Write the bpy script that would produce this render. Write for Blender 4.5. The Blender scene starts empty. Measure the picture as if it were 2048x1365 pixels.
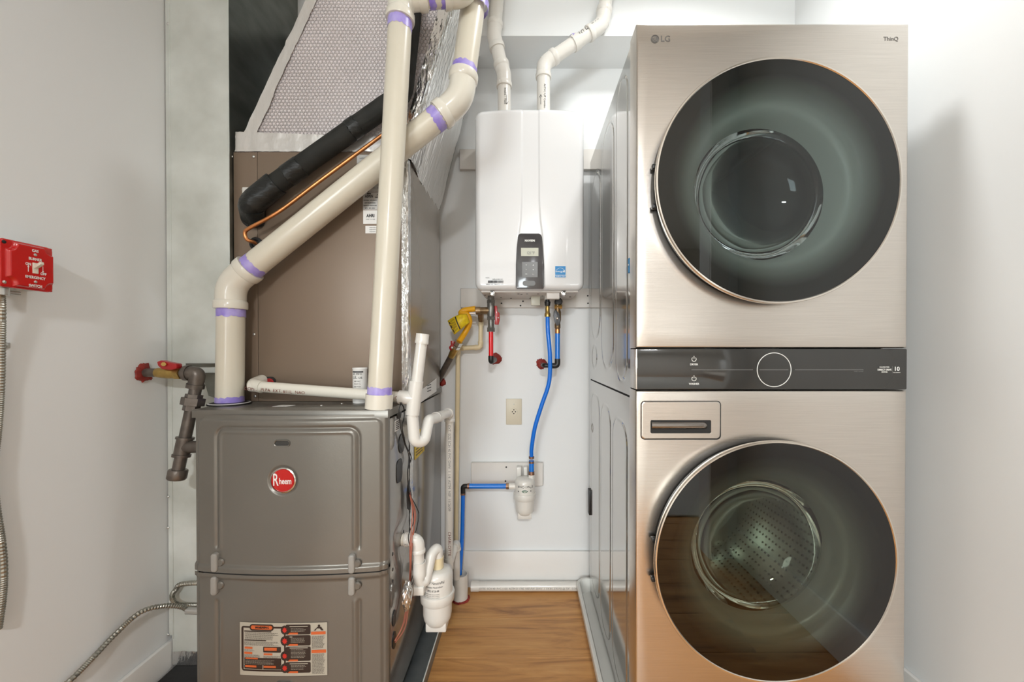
import bpy, bmesh, math, random
from mathutils import Vector, Matrix
random.seed(7)
PI = math.pi
SC = bpy.context.scene
COL = SC.collection

# ------------------------------------------------------------------ camera
CAMZ = 1.08
FPX = 800.0
PITCH = math.radians(0.4)
CX, CY = 1050.0, 702.0 + FPX * math.tan(PITCH)
cam_d = bpy.data.cameras.new('camera')
cam = bpy.data.objects.new('camera', cam_d)
COL.objects.link(cam)
cam.location = (0, 0, CAMZ)
cam.rotation_euler = (PI / 2 - PITCH, 0, 0)
cam_d.sensor_fit = 'HORIZONTAL'
cam_d.sensor_width = 36.0
cam_d.lens = FPX / 2048 * 36.0
cam_d.shift_x = -(CX - 1024) / 2048
cam_d.shift_y = (CY - 682.5) / 2048
cam_d.clip_start = 0.02
SC.camera = cam


def P(px, py, Y):
    u = (px - CX) / FPX
    v = (CY - py) / FPX
    d = Vector((u, math.cos(PITCH) + v * math.sin(PITCH), v * math.cos(PITCH) - math.sin(PITCH)))
    t = Y / d.y
    return Vector((d.x * t, Y, CAMZ + d.z * t))


# ------------------------------------------------------------------ world, lights, exposure
w = bpy.data.worlds.new('world')
SC.world = w
w.use_nodes = True
w.node_tree.nodes['Background'].inputs[0].default_value = (0.9, 0.93, 1.0, 1)
w.node_tree.nodes['Background'].inputs[1].default_value = 0.3
SC.view_settings.view_transform = 'Standard'
SC.view_settings.look = 'None'
SC.view_settings.gamma = 1.0
SC.view_settings.use_curve_mapping = False
SC.view_settings.exposure = 0.2


def area(name, loc, size, power, color, rot=(0, 0, 0), shape='DISK', size_y=None):
    l = bpy.data.lights.new(name, 'AREA')
    l.shape = shape
    l.size = size
    if size_y: l.size_y = size_y
    l.energy = power
    l.color = color
    o = bpy.data.objects.new(name, l)
    COL.objects.link(o)
    o.location = loc
    o.rotation_euler = rot
    return o


LIGHT_C = (0.57, 1.10)
area('closet_ceiling_lamp', (LIGHT_C[0], LIGHT_C[1], 2.675), 0.15, 7.6, (0.96, 0.97, 0.965)).data.spread = math.radians(146)
area('bedroom_ceiling_lamp', (0.24, -2.66, 2.60), 0.34, 108, (0.945, 0.96, 0.975))
area('bedroom_fill', (-1.65, -4.40, 1.45), 1.5, 88, (0.87, 0.95, 0.98), rot=(PI / 2, 0, 0), shape='RECTANGLE', size_y=1.3)  # unseen fill lamp added behind the camera to brighten the closet


# ------------------------------------------------------------------ materials
def lin(c):
    c = c / 255.0
    return c / 12.92 if c <= 0.04045 else ((c + 0.055) / 1.055) ** 2.4


def rgb(r, g, b):
    return (lin(r), lin(g), lin(b), 1)


MATS = {}


def mat(name, color, rough=0.5, metal=0.0, vary=0.0, vscale=4.0, stretch=(1, 1, 1), bump=0.0, bscale=60.0,
        bstretch=None, coat=0.0, color2=None, kind='noise', rvary=0.0, aniso=0.0, emit=None, spec=0.5, bdist=0.002, detail=4.0):
    if name in MATS: return MATS[name]
    m = bpy.data.materials.new(name)
    m.use_nodes = True
    nt = m.node_tree
    b = nt.nodes['Principled BSDF']
    b.inputs['Base Color'].default_value = color
    b.inputs['Roughness'].default_value = rough
    b.inputs['Metallic'].default_value = metal
    b.inputs['Specular IOR Level'].default_value = spec
    b.inputs['Coat Weight'].default_value = coat
    b.inputs['Coat Roughness'].default_value = 0.05
    if aniso: b.inputs['Anisotropic'].default_value = aniso
    if emit:
        b.inputs['Emission Color'].default_value = emit[0]
        b.inputs['Emission Strength'].default_value = emit[1]
    tc = nt.nodes.new('ShaderNodeTexCoord')
    if vary or color2 or rvary:
        mp = nt.nodes.new('ShaderNodeMapping')
        mp.inputs['Scale'].default_value = stretch
        nt.links.new(tc.outputs['Object'], mp.inputs['Vector'])
        n = nt.nodes.new('ShaderNodeTexNoise')
        n.inputs['Scale'].default_value = vscale
        n.inputs['Detail'].default_value = detail
        nt.links.new(mp.outputs[0], n.inputs['Vector'])
        cr = nt.nodes.new('ShaderNodeValToRGB')
        cr.color_ramp.elements[0].position = 0.35
        cr.color_ramp.elements[1].position = 0.68
        c2 = color2 or tuple([color[i] * (1 - vary) for i in range(3)] + [1])
        cr.color_ramp.elements[0].color = c2
        cr.color_ramp.elements[1].color = color
        nt.links.new(n.outputs['Fac'], cr.inputs[0])
        nt.links.new(cr.outputs[0], b.inputs['Base Color'])
        if rvary:
            mr = nt.nodes.new('ShaderNodeMapRange')
            mr.inputs['To Min'].default_value = rough - rvary
            mr.inputs['To Max'].default_value = rough + rvary
            nt.links.new(n.outputs['Fac'], mr.inputs['Value'])
            nt.links.new(mr.outputs[0], b.inputs['Roughness'])
    if bump:
        mp2 = nt.nodes.new('ShaderNodeMapping')
        mp2.inputs['Scale'].default_value = bstretch or (1, 1, 1)
        nt.links.new(tc.outputs['Object'], mp2.inputs['Vector'])
        if kind == 'bubble':   # hexagonal lattice of round bubbles in the x-z plane
            def vmath(op, a=None, b=None):
                q = nt.nodes.new('ShaderNodeVectorMath')
                q.operation = op
                for k_, t_ in enumerate((a, b)):
                    if t_ is None: continue
                    if isinstance(t_, tuple): q.inputs[k_].default_value = t_
                    else: nt.links.new(t_, q.inputs[k_])
                return q
            rt = math.sqrt(3)
            sc_ = vmath('MULTIPLY', mp2.outputs[0], (bscale, 0, bscale / rt))
            ds = []
            for off in ((0, 0, 0), (.5, 0, .5)):
                fr = vmath('FRACTION', vmath('ADD', sc_.outputs[0], off).outputs[0])
                ce = vmath('MULTIPLY', vmath('SUBTRACT', fr.outputs[0], (.5, 0, .5)).outputs[0], (1, 0, rt))
                ds.append(vmath('LENGTH', ce.outputs[0]).outputs['Value'])
            mn = nt.nodes.new('ShaderNodeMath')
            mn.operation = 'MINIMUM'
            nt.links.new(ds[0], mn.inputs[0])
            nt.links.new(ds[1], mn.inputs[1])
            rp_ = nt.nodes.new('ShaderNodeMapRange')
            rp_.interpolation_type = 'SMOOTHSTEP'
            rp_.inputs['From Min'].default_value = .50
            rp_.inputs['From Max'].default_value = .30
            nt.links.new(mn.outputs[0], rp_.inputs['Value'])
            n2 = None
            h = rp_.outputs[0]
        else:
            n2 = nt.nodes.new('ShaderNodeTexNoise')
            n2.inputs['Scale'].default_value = bscale
            n2.inputs['Detail'].default_value = 3
            h = n2.outputs['Fac']
        if n2: nt.links.new(mp2.outputs[0], n2.inputs['Vector'])
        bp = nt.nodes.new('ShaderNodeBump')
        bp.inputs['Strength'].default_value = bump
        bp.inputs['Distance'].default_value = bdist
        nt.links.new(h, bp.inputs['Height'])
        nt.links.new(bp.outputs[0], b.inputs['Normal'])
    MATS[name] = m
    return m


def glass_mat(name, tint, gloss_rough=0.0, ior=1.5):
    m = bpy.data.materials.new(name)
    m.use_nodes = True
    nt = m.node_tree
    nt.nodes.remove(nt.nodes['Principled BSDF'])
    out = nt.nodes['Material Output']
    t = nt.nodes.new('ShaderNodeBsdfTransparent')
    t.inputs[0].default_value = tint
    g = nt.nodes.new('ShaderNodeBsdfGlossy')
    g.inputs['Roughness'].default_value = gloss_rough
    g.inputs['Color'].default_value = (1, 1, 1, 1)
    f = nt.nodes.new('ShaderNodeFresnel')
    f.inputs['IOR'].default_value = ior
    mx = nt.nodes.new('ShaderNodeMixShader')
    nt.links.new(f.outputs[0], mx.inputs[0])
    nt.links.new(t.outputs[0], mx.inputs[1])
    nt.links.new(g.outputs[0], mx.inputs[2])
    nt.links.new(mx.outputs[0], out.inputs[0])
    MATS[name] = m
    return m


WALL = mat('wall_paint', rgb(231, 233, 233), 0.62, bump=0.12, bscale=220, bdist=0.0006)
TRIM = mat('trim_paint', rgb(234, 232, 228), 0.4)
CEIL = mat('ceiling_paint', rgb(232, 231, 228), 0.8)
BOARD = mat('painted_board', rgb(222, 218, 212), 0.5, vary=0.04, vscale=9)
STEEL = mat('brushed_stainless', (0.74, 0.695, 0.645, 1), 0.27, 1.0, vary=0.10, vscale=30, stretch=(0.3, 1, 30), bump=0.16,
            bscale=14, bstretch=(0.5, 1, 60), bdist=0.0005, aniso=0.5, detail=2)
STEELD = mat('dark_stainless', (0.30, 0.28, 0.265, 1), 0.25, 1.0)
CHROME = mat('champagne_chrome', (0.80, 0.76, 0.70, 1), 0.18, 1.0)
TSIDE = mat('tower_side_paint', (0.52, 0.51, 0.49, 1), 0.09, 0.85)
BLACKG = mat('black_glass', (0.030, 0.030, 0.028, 1), 0.06, 0.0, spec=0.7)
BLACKP = mat('black_plastic', (0.012, 0.012, 0.012, 1), 0.4)
RUBBER = mat('black_rubber', (0.010, 0.010, 0.011, 1), 0.6, bump=0.3, bscale=80)
DOORG = glass_mat('tinted_door_glass', (0.40, 0.42, 0.40, 1), 0.0, 1.62)
BOWLG = glass_mat('clear_bowl_glass', (0.82, 0.86, 0.84, 1), 0.0, 1.5)
DOORIN = mat('door_inner_plastic', (0.27, 0.275, 0.23, 1), 0.30)
DRUM = mat('drum_steel', (0.72, 0.73, 0.69, 1), 0.22, 0.9, vary=0.2, vscale=12)
DRUMD = mat('dryer_drum_enamel', (0.30, 0.33, 0.34, 1), 0.45, 0.0)
HOLE = mat('hole_black', (0.01, 0.01, 0.01, 1), 0.7)
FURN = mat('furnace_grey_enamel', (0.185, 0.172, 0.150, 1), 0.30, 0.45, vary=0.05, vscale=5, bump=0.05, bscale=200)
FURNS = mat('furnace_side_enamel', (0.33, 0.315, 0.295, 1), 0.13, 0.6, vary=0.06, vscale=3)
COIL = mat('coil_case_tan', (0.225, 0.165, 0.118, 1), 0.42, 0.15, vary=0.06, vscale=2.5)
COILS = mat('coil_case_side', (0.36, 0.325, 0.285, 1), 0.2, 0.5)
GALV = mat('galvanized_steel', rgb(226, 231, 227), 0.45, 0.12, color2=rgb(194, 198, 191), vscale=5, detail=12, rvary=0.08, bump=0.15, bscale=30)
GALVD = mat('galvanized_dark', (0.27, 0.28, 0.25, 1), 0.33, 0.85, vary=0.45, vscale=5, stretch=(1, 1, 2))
GALVP = mat('galvanized_pan', (0.26, 0.29, 0.30, 1), 0.4, 0.7, vary=0.3, vscale=10)
BUBBLE = mat('bubble_foil', (0.80, 0.74, 0.74, 1), 0.30, 0.3, vary=0.08, vscale=6, kind='bubble', bump=1.0, bscale=84, bdist=0.004)
FOIL = mat('foil_tape', (0.80, 0.80, 0.79, 1), 0.2, 0.95, bump=0.9, bscale=55, bstretch=(1.5, 1.5, 0.35), bdist=0.006)
FOILT = mat('foil_tape_matt', (0.74, 0.72, 0.69, 1), 0.34, 0.55, bump=0.6, bscale=30, bstretch=(1.4, 1, .5), bdist=0.004)
FOILW = mat('foil_wrinkled', (0.9, 0.89, 0.87, 1), 0.36, 0.8, bump=1.0, bscale=34, bstretch=(1, 2.8, 0.35), bdist=0.007)
PVC = mat('pvc_cream', rgb(212, 205, 188), 0.30, vary=0.05, vscale=7, coat=0.2)
PVCF = mat('pvc_fitting', rgb(218, 213, 200), 0.26, coat=0.3)
PVCW = mat('pvc_white', rgb(224, 221, 214), 0.28, coat=0.3)
PRIMER = mat('purple_primer', rgb(138, 118, 205), 0.35, color2=rgb(176, 164, 218), vscale=25)
CPVC = mat('cpvc_beige', rgb(226, 210, 172), 0.35)
INK = mat('print_ink', (0.02, 0.02, 0.022, 1), 0.6)
INKR = mat('print_ink_red', rgb(120, 62, 48), 0.6)
INKG = mat('print_ink_grey', rgb(120, 120, 118), 0.6)
WHITEI = mat('print_white', rgb(236, 236, 232), 0.5)
ORANGEI = mat('print_orange', rgb(196, 92, 44), 0.5)
REDI = mat('print_red', rgb(190, 40, 28), 0.5)
LABELB = mat('label_base', rgb(172, 165, 150), 0.45)
LABELW = mat('label_white', rgb(226, 224, 220), 0.45)
LABELG = mat('label_silver', rgb(186, 184, 180), 0.35, 0.2)
BINK = mat('print_brown_black', rgb(44, 30, 24), 0.5)
BLUEI = mat('label_blue', rgb(20, 132, 196), 0.45)
GREENI = mat('print_green', rgb(24, 96, 66), 0.5)
NAVW = mat('heater_white', rgb(222, 222, 222), 0.22, coat=0.6)
NAVU = mat('heater_underside', rgb(214, 208, 202), 0.45, vary=0.05, vscale=20)
NAVB = mat('heater_panel_dark', (0.045, 0.042, 0.045, 1), 0.18, coat=0.6)
NAVK = mat('heater_key_grey', (0.10, 0.10, 0.095, 1), 0.3)
LCD = mat('lcd_screen', rgb(182, 182, 164), 0.35)
IRON = mat('black_iron', (0.17, 0.145, 0.125, 1), 0.38, 0.55, vary=0.4, vscale=30, bump=0.3, bscale=90)
IRONG = mat('grey_iron', (0.24, 0.23, 0.21, 1), 0.36, 0.6, vary=0.4, vscale=40, bump=0.3, bscale=120)
BRASS = mat('brass', (0.56, 0.38, 0.12, 1), 0.33, 0.85, vary=0.35, vscale=40)
BRONZE = mat('bronze_fitting', (0.33, 0.22, 0.12, 1), 0.36, 0.8, vary=0.4, vscale=40)
COPPER = mat('copper', (0.70, 0.29, 0.11, 1), 0.28, 0.9, vary=0.35, vscale=18)
COPPERD = mat('copper_crimp', (0.30, 0.17, 0.12, 1), 0.4, 0.7)
NICKEL = mat('nickel_nut', (0.66, 0.64, 0.60, 1), 0.2, 1.0)
ZINC = mat('zinc_screw', (0.62, 0.62, 0.60, 1), 0.3, 0.9)
REDP = mat('red_pex', rgb(226, 14, 20), 0.3, coat=0.3)
BLUEP = mat('blue_pex', rgb(18, 118, 214), 0.28, coat=0.3)
BLUED = mat('blue_tube', rgb(8, 116, 226), 0.28, coat=0.3)
YELP = mat('yellow_gas_jacket', rgb(236, 172, 22), 0.35)
YELT = mat('yellow_tag', rgb(238, 212, 24), 0.45, color2=rgb(214, 176, 10), vscale=60)
REDH = mat('red_handle', rgb(164, 18, 24), 0.3, coat=0.3)
REDE = mat('red_firestop', rgb(158, 50, 38), 0.65, color2=rgb(118, 30, 24), vscale=40, bump=0.8, bscale=80)
REDS = mat('red_switch_enamel', rgb(196, 10, 12), 0.16, coat=0.6)
TOGGLE = mat('toggle_white', rgb(228, 222, 206), 0.3)
INSUL = mat('black_pipe_insulation', (0.026, 0.026, 0.023, 1), 0.75, spec=0.25, vary=0.3, vscale=20, bump=0.3, bscale=60)
TAPEB = mat('black_tape', (0.016, 0.017, 0.016, 1), 0.38, spec=0.3, bump=0.9, bscale=26, bstretch=(1, 1, 2.2), bdist=0.006)
COND = mat('flex_conduit_steel', (0.42, 0.41, 0.36, 1), 0.34, 0.9, vary=0.3, vscale=30)
IVORY = mat('ivory_plate', rgb(210, 201, 180), 0.4)
WIRER = mat('wire_copper_brown', rgb(176, 104, 84), 0.45)
WIREB = mat('wire_black', (0.015, 0.015, 0.015, 1), 0.4)
TRAYW = mat('white_tray_plastic', rgb(226, 226, 220), 0.4, vary=0.05, vscale=8)
BEDW = mat('bedroom_wall_paint', rgb(218, 212, 204), 0.7)
FABRIC = mat('bed_linen', rgb(222, 214, 204), 0.9, bump=0.4, bscale=18, bdist=0.01)
BLIND = mat('blind_slat', rgb(226, 222, 208), 0.6)
DARKF = mat('window_frame_dark', rgb(40, 34, 30), 0.4)
FIX = mat('lamp_glass', (1, 1, 1, 1), 0.4, emit=((1.0, 0.96, 0.91, 1), 2.5))
GLOWM = mat('pane_glow', (1, 1, 1, 1), 0.5, emit=((0.9, 0.95, 1.0, 1), 2.0))


def wood():
    m = bpy.data.materials.new('oak_plank')
    m.use_nodes = True
    nt = m.node_tree
    b = nt.nodes['Principled BSDF']
    b.inputs['Roughness'].default_value = 0.38
    tc = nt.nodes.new('ShaderNodeTexCoord')
    oi = nt.nodes.new('ShaderNodeObjectInfo')
    mp = nt.nodes.new('ShaderNodeMapping')
    mp.inputs['Scale'].default_value = (1.3, 9, 1)
    nt.links.new(tc.outputs['Object'], mp.inputs['Vector'])
    vm = nt.nodes.new('ShaderNodeVectorMath')
    vm.operation = 'SCALE'
    vm.inputs[0].default_value = (7, 3, 5)
    nt.links.new(oi.outputs['Random'], vm.inputs['Scale'])
    nt.links.new(vm.outputs[0], mp.inputs['Location'])
    n = nt.nodes.new('ShaderNodeTexNoise')
    n.inputs['Scale'].default_value = 2.2
    n.inputs['Detail'].default_value = 8
    n.inputs['Roughness'].default_value = 0.62
    n.inputs['Distortion'].default_value = 0.9
    nt.links.new(mp.outputs[0], n.inputs['Vector'])
    cr = nt.nodes.new('ShaderNodeValToRGB')
    e = cr.color_ramp.elements
    e[0].position = 0.25
    e[0].color = rgb(140, 88, 44)
    e[1].position = 0.75
    e[1].color = rgb(232, 176, 108)
    k = e.new(0.5)
    k.color = rgb(212, 152, 86)
    nt.links.new(n.outputs['Fac'], cr.inputs[0])
    n2 = nt.nodes.new('ShaderNodeTexNoise')
    mp2 = nt.nodes.new('ShaderNodeMapping')
    mp2.inputs['Scale'].default_value = (2, 90, 1)
    nt.links.new(tc.outputs['Object'], mp2.inputs['Vector'])
    nt.links.new(vm.outputs[0], mp2.inputs['Location'])
    nt.links.new(mp2.outputs[0], n2.inputs['Vector'])
    n2.inputs['Scale'].default_value = 3
    n2.inputs['Detail'].default_value = 4
    mx = nt.nodes.new('ShaderNodeMixRGB')
    mx.blend_type = 'MULTIPLY'
    mx.inputs[0].default_value = 0.35
    nt.links.new(cr.outputs[0], mx.inputs[1])
    nt.links.new(n2.outputs['Fac'], mx.inputs[2])
    vor = nt.nodes.new('ShaderNodeTexVoronoi')
    vor.inputs['Scale'].default_value = 1.6
    mp3 = nt.nodes.new('ShaderNodeMapping')
    mp3.inputs['Scale'].default_value = (1.6, 3.6, 1)
    nt.links.new(tc.outputs['Object'], mp3.inputs['Vector'])
    nt.links.new(vm.outputs[0], mp3.inputs['Location'])
    nt.links.new(mp3.outputs[0], vor.inputs['Vector'])
    kr = nt.nodes.new('ShaderNodeValToRGB')
    kr.color_ramp.elements[0].position = 0.02
    kr.color_ramp.elements[0].color = (0.35, 0.28, 0.22, 1)
    kr.color_ramp.elements[1].position = 0.09
    kr.color_ramp.elements[1].color = (1, 1, 1, 1)
    nt.links.new(vor.outputs['Distance'], kr.inputs[0])
    mk = nt.nodes.new('ShaderNodeMixRGB')
    mk.blend_type = 'MULTIPLY'
    mk.inputs[0].default_value = 0.8
    nt.links.new(mx.outputs[0], mk.inputs[1])
    nt.links.new(kr.outputs[0], mk.inputs[2])
    br = nt.nodes.new('ShaderNodeBrightContrast')
    br.inputs['Bright'].default_value = 0.005
    nt.links.new(mk.outputs[0], br.inputs[0])
    nt.links.new(br.outputs[0], b.inputs['Base Color'])
    return m


OAK = wood()

# ------------------------------------------------------------------ builders
ORIG = {}


def finish(name, me, m, parent=None, smooth=40, origin=None, **props):
    """link a mesh whose vertices are given in world space"""
    o = bpy.data.objects.new(name, me)
    COL.objects.link(o)
    if parent is not None:
        org = ORIG[parent.name]
        o.parent = parent
    else:
        if origin is None:
            xs = [v.co for v in me.vertices]
            lo = Vector((min(v.x for v in xs), min(v.y for v in xs), min(v.z for v in xs)))
            hi = Vector((max(v.x for v in xs), max(v.y for v in xs), max(v.z for v in xs)))
            origin = ((lo.x + hi.x) / 2, (lo.y + hi.y) / 2, lo.z)
        org = Vector(origin)
        o.location = org
    ORIG[o.name] = org
    me.transform(Matrix.Translation(-org))
    me.materials.clear()
    for mm in (m if isinstance(m, (list, tuple)) else [m]):
        me.materials.append(mm)
    if smooth:
        me.shade_smooth()
        me.set_sharp_from_angle(angle=math.radians(smooth))
    for k, v in props.items(): o[k] = v
    return o


def build(name, bm, m, parent=None, smooth=40, origin=None, **props):
    bm.normal_update()
    me = bpy.data.meshes.new(name)
    bm.to_mesh(me)
    bm.free()
    return finish(name, me, m, parent, smooth, origin, **props)


def thing(name, label, cat, loc, group=None):
    o = bpy.data.objects.new(name, None)
    COL.objects.link(o)
    o.empty_display_size = 0.05
    o.location = loc
    ORIG[o.name] = Vector(loc)
    o['label'] = label
    o['category'] = cat
    if group: o['group'] = group
    return o


def tag(o, label, cat, group=None):
    o['label'] = label
    o['category'] = cat
    if group: o['group'] = group
    return o


def struct(o):
    o['kind'] = 'structure'
    return o


def NB(): return bmesh.new()


def box(bm, lo, hi, bev=0.0, seg=2):
    lo = Vector(lo)
    hi = Vector(hi)
    t = bmesh.new()
    bmesh.ops.create_cube(t, size=1.0)
    s = hi - lo
    for v in t.verts:
        v.co = Vector(((v.co.x + .5) * s.x + lo.x, (v.co.y + .5) * s.y + lo.y, (v.co.z + .5) * s.z + lo.z))
    if bev > 0:
        bmesh.ops.bevel(t, geom=t.edges[:], offset=min(bev, min(s) * 0.49), segments=seg, profile=0.5, affect='EDGES')
    merge(bm, t)
    return bm


def merge(bm, t):
    me = bpy.data.meshes.new('tmp')
    t.to_mesh(me)
    t.free()
    bm.from_mesh(me)
    bpy.data.meshes.remove(me)


def frame_of(d):
    d = d.normalized()
    a = Vector((0, 0, 1)) if abs(d.z) < 0.9 else Vector((1, 0, 0))
    x = d.cross(a).normalized()
    return x, d.cross(x).normalized()


def fillet(pts, rad, n=8):
    """round the inner corners of a polyline"""
    pts = [Vector(p) for p in pts]
    out = [pts[0]]
    for i in range(1, len(pts) - 1):
        a, b, c = pts[i - 1], pts[i], pts[i + 1]
        r = rad[i - 1] if isinstance(rad, (list, tuple)) else rad
        d1 = (a - b)
        d2 = (c - b)
        ang = d1.angle(d2)
        if r <= 0 or ang > PI - 0.02:
            out.append(b)
            continue
        t = min(r / math.tan(ang / 2), d1.length * 0.49, d2.length * 0.49)
        p1 = b + d1.normalized() * t
        p2 = b + d2.normalized() * t
        for k in range(n + 1):
            s = k / n
            out.append((1 - s) ** 2 * p1 + 2 * s * (1 - s) * b + s * s * p2)
    out.append(pts[-1])
    return out


def smoothpath(pts, n=8):
    """Catmull-Rom through the points"""
    pts = [Vector(p) for p in pts]
    q = [pts[0] * 2 - pts[1]] + pts + [pts[-1] * 2 - pts[-2]]
    out = []
    for i in range(1, len(q) - 2):
        for k in range(n):
            t = k / n
            a, b, c, d = q[i - 1], q[i], q[i + 1], q[i + 2]
            out.append(0.5 * ((2 * b) + (c - a) * t + (2 * a - 5 * b + 4 * c - d) * t * t + (3 * b - a - 3 * c + d) * t ** 3))
    out.append(pts[-1])
    return out


def tube(bm, pts, r, seg=20, caps=True, jag=0.0):
    pts = [Vector(p) for p in pts]
    n = len(pts)
    tang = []
    for i in range(n):
        a = pts[max(0, i - 1)]
        b = pts[min(n - 1, i + 1)]
        tang.append((b - a).normalized())
    x, y = frame_of(tang[0])
    rings = []
    for i in range(n):
        if i > 0:
            ax = tang[i - 1].cross(tang[i])
            if ax.length > 1e-7:
                R = Matrix.Rotation(tang[i - 1].angle(tang[i]), 3, ax.normalized())
                x = R @ x
                y = R @ y
        rr = r[i] if isinstance(r, (list, tuple)) else r
        off = [0] * seg
        if jag and i in (0, n - 1):
            off = [random.uniform(-jag, jag) for _ in range(seg)]
        rings.append([bm.verts.new(pts[i] + x * math.cos(2 * PI * k / seg) * rr + y * math.sin(2 * PI * k / seg) * rr + tang[i] * off[k])
                      for k in range(seg)])
    for i in range(n - 1):
        for k in range(seg):
            bm.faces.new((rings[i][k], rings[i][(k + 1) % seg], rings[i + 1][(k + 1) % seg], rings[i + 1][k]))
    if caps:
        bm.faces.new(rings[0][::-1])
        bm.faces.new(rings[-1])
    return bm


def cyl(bm, a, b, r, r2=None, seg=20):
    return tube(bm, [a, b], [r, r if r2 is None else r2], seg)


def lathe(bm, c, axis, prof, seg=48, closed=False):
    """prof: list of (radius, distance along axis) from c"""
    c = Vector(c)
    axis = Vector(axis).normalized()
    x, y = frame_of(axis)
    rings = []
    for r, h in prof:
        if r < 1e-6:
            rings.append([bm.verts.new(c + axis * h)])
        else:
            rings.append([bm.verts.new(c + axis * h + x * math.cos(2 * PI * k / seg) * r + y * math.sin(2 * PI * k / seg) * r) for k in range(seg)])
    pairs = list(zip(rings, rings[1:]))
    if closed: pairs.append((rings[-1], rings[0]))
    for A, B in pairs:
        for k in range(seg):
            k2 = (k + 1) % seg
            if len(A) == 1 and len(B) == 1: continue
            if len(A) == 1:
                bm.faces.new((A[0], B[k2], B[k]))
            elif len(B) == 1:
                bm.faces.new((A[k], A[k2], B[0]))
            else:
                bm.faces.new((A[k], A[k2], B[k2], B[k]))
    return bm


def prism(bm, poly, axis, d):
    """poly: list of 3D points (one plane); extruded by vector d"""
    d = Vector(d)
    a = [bm.verts.new(Vector(p)) for p in poly]
    b = [bm.verts.new(Vector(p) + d) for p in poly]
    n = len(a)
    f1 = bm.faces.new(a)
    f2 = bm.faces.new(b[::-1])
    for i in range(n):
        bm.faces.new((a[(i + 1) % n], a[i], b[i], b[(i + 1) % n]))
    bmesh.ops.recalc_face_normals(bm, faces=bm.faces[:])
    return bm


def rrect(cx, cy, w, h, r, n=6):
    out = []
    for (sx, sy, a0) in ((1, 1, 0), (-1, 1, 90), (-1, -1, 180), (1, -1, 270)):
        for k in range(n + 1):
            a = math.radians(a0 + 90 * k / n)
            out.append((cx + sx * (w / 2 - r) + r * math.cos(a), cy + sy * (h / 2 - r) + r * math.sin(a)))
    return out


def sdrr(x, z, x0, z0, x1, z1, r):
    """signed distance to a rounded rect (negative inside)"""
    cx, cz = (x0 + x1) / 2, (z0 + z1) / 2
    qx = abs(x - cx) - (x1 - x0) / 2 + r
    qz = abs(z - cz) - (z1 - z0) / 2 + r
    return math.hypot(max(qx, 0), max(qz, 0)) + min(max(qx, qz), 0) - r


def sstep(a, b, t):
    t = max(0.0, min(1.0, (t - a) / (b - a)))
    return t * t * (3 - 2 * t)


def hfield(us, vs, f):
    """grid sheet; f(u,v) -> world point"""
    bm = NB()
    g = [[bm.verts.new(f(u, v)) for u in us] for v in vs]
    for j in range(len(vs) - 1):
        for i in range(len(us) - 1):
            bm.faces.new((g[j][i], g[j][i + 1], g[j + 1][i + 1], g[j + 1][i]))
    return bm


def lsp(a, b, n): return [a + (b - a) * i / (n - 1) for i in range(n)]


def text(name, s, size, pos, m, parent, right=(1, 0, 0), up=(0, 0, 1), align='CENTER', ext=0.0003, bold=0.0, sx=1.0, warp=None, surf=None):
    """text as a thin mesh; pos is the centre (or left end) of the writing"""
    cu = bpy.data.curves.new('tmp_text', 'FONT')
    cu.body = s
    cu.size = size
    cu.align_x = align
    cu.align_y = 'CENTER'
    cu.extrude = 0.0 if warp else ext
    cu.offset = bold
    cu.resolution_u = 3
    to = bpy.data.objects.new('tmp_text', cu)
    COL.objects.link(to)
    dg = bpy.context.evaluated_depsgraph_get()
    me = bpy.data.meshes.new_from_object(to.evaluated_get(dg))
    bpy.data.objects.remove(to)
    bpy.data.curves.remove(cu)
    right = Vector(right).normalized()
    up = Vector(up).normalized()
    nrm = right.cross(up)
    pos = Vector(pos)
    for v in me.vertices:
        x, y, z = v.co.x * sx, v.co.y, v.co.z
        if warp:  # wrap round a pipe of radius warp whose axis runs along right
            a = y / warp
            v.co = pos + right * x + up * math.sin(a) * warp + nrm * (math.cos(a) * warp)
        elif surf:
            p = pos + right * x + up * y
            v.co = surf(p, z)
        else:
            v.co = pos + right * x + up * y + nrm * z
    return finish(name, me, m, parent, smooth=0)


def pv(*pts):
    return [P(*p) for p in pts]


def along(a, b, t): return Vector(a).lerp(Vector(b), t)


def screw(name, pos, nrm, r, parent, m=None, cross=True):
    bm = NB()
    nrm = Vector(nrm).normalized()
    lathe(bm, pos, nrm, [(r, 0), (r, r * .3), (r * .7, r * .6), (0, r * .7)], 12)
    return build(name, bm, m or ZINC, parent)


def hexnut(bm, a, b, r):
    return tube(bm, [a, b], r, 6)


# ------------------------------------------------------------------ room dimensions
XL, XR, YB, ZC = -1.128, 1.10, 1.83, 2.727
YF = -0.10      # closet front wall (behind the camera)
SOFZ, SOFY = 2.365, 1.64

# floor planks, each its own piece
fl = NB()
box(fl, (-3.2, -5.0, -0.06), (3.9, 2.0, -0.012))
floor = struct(build('floor', fl, mat('subfloor', (0.03, 0.02, 0.012, 1), 0.8), smooth=0, origin=(0, 0, 0)))
pw = 0.2125
row = 0
y1 = 1.822
while y1 > -4.9:
    y0 = y1 - pw
    inside = y1 > -0.5
    L = 1.45 if inside else 2.4
    x = (0.45 + (0.23 * row) % 0.5 - 2 * L) if inside else -3.1 - (0.8 * row) % L
    xm = XR if inside else 3.8
    lo = XL if inside else -3.1
    while x < xm:
        a, b_ = max(x, lo) + 0.0005, min(x + L, xm) - 0.0005
        if b_ - a > 0.02:
            bm = NB()
            box(bm, (a, y0 + 0.0006, -0.012), (b_, y1 - 0.0006, 0.0), 0.0012, 1)
            build('plank', bm, OAK, floor, smooth=0)
        x += L
    y1 = y0
    row += 1


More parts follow.
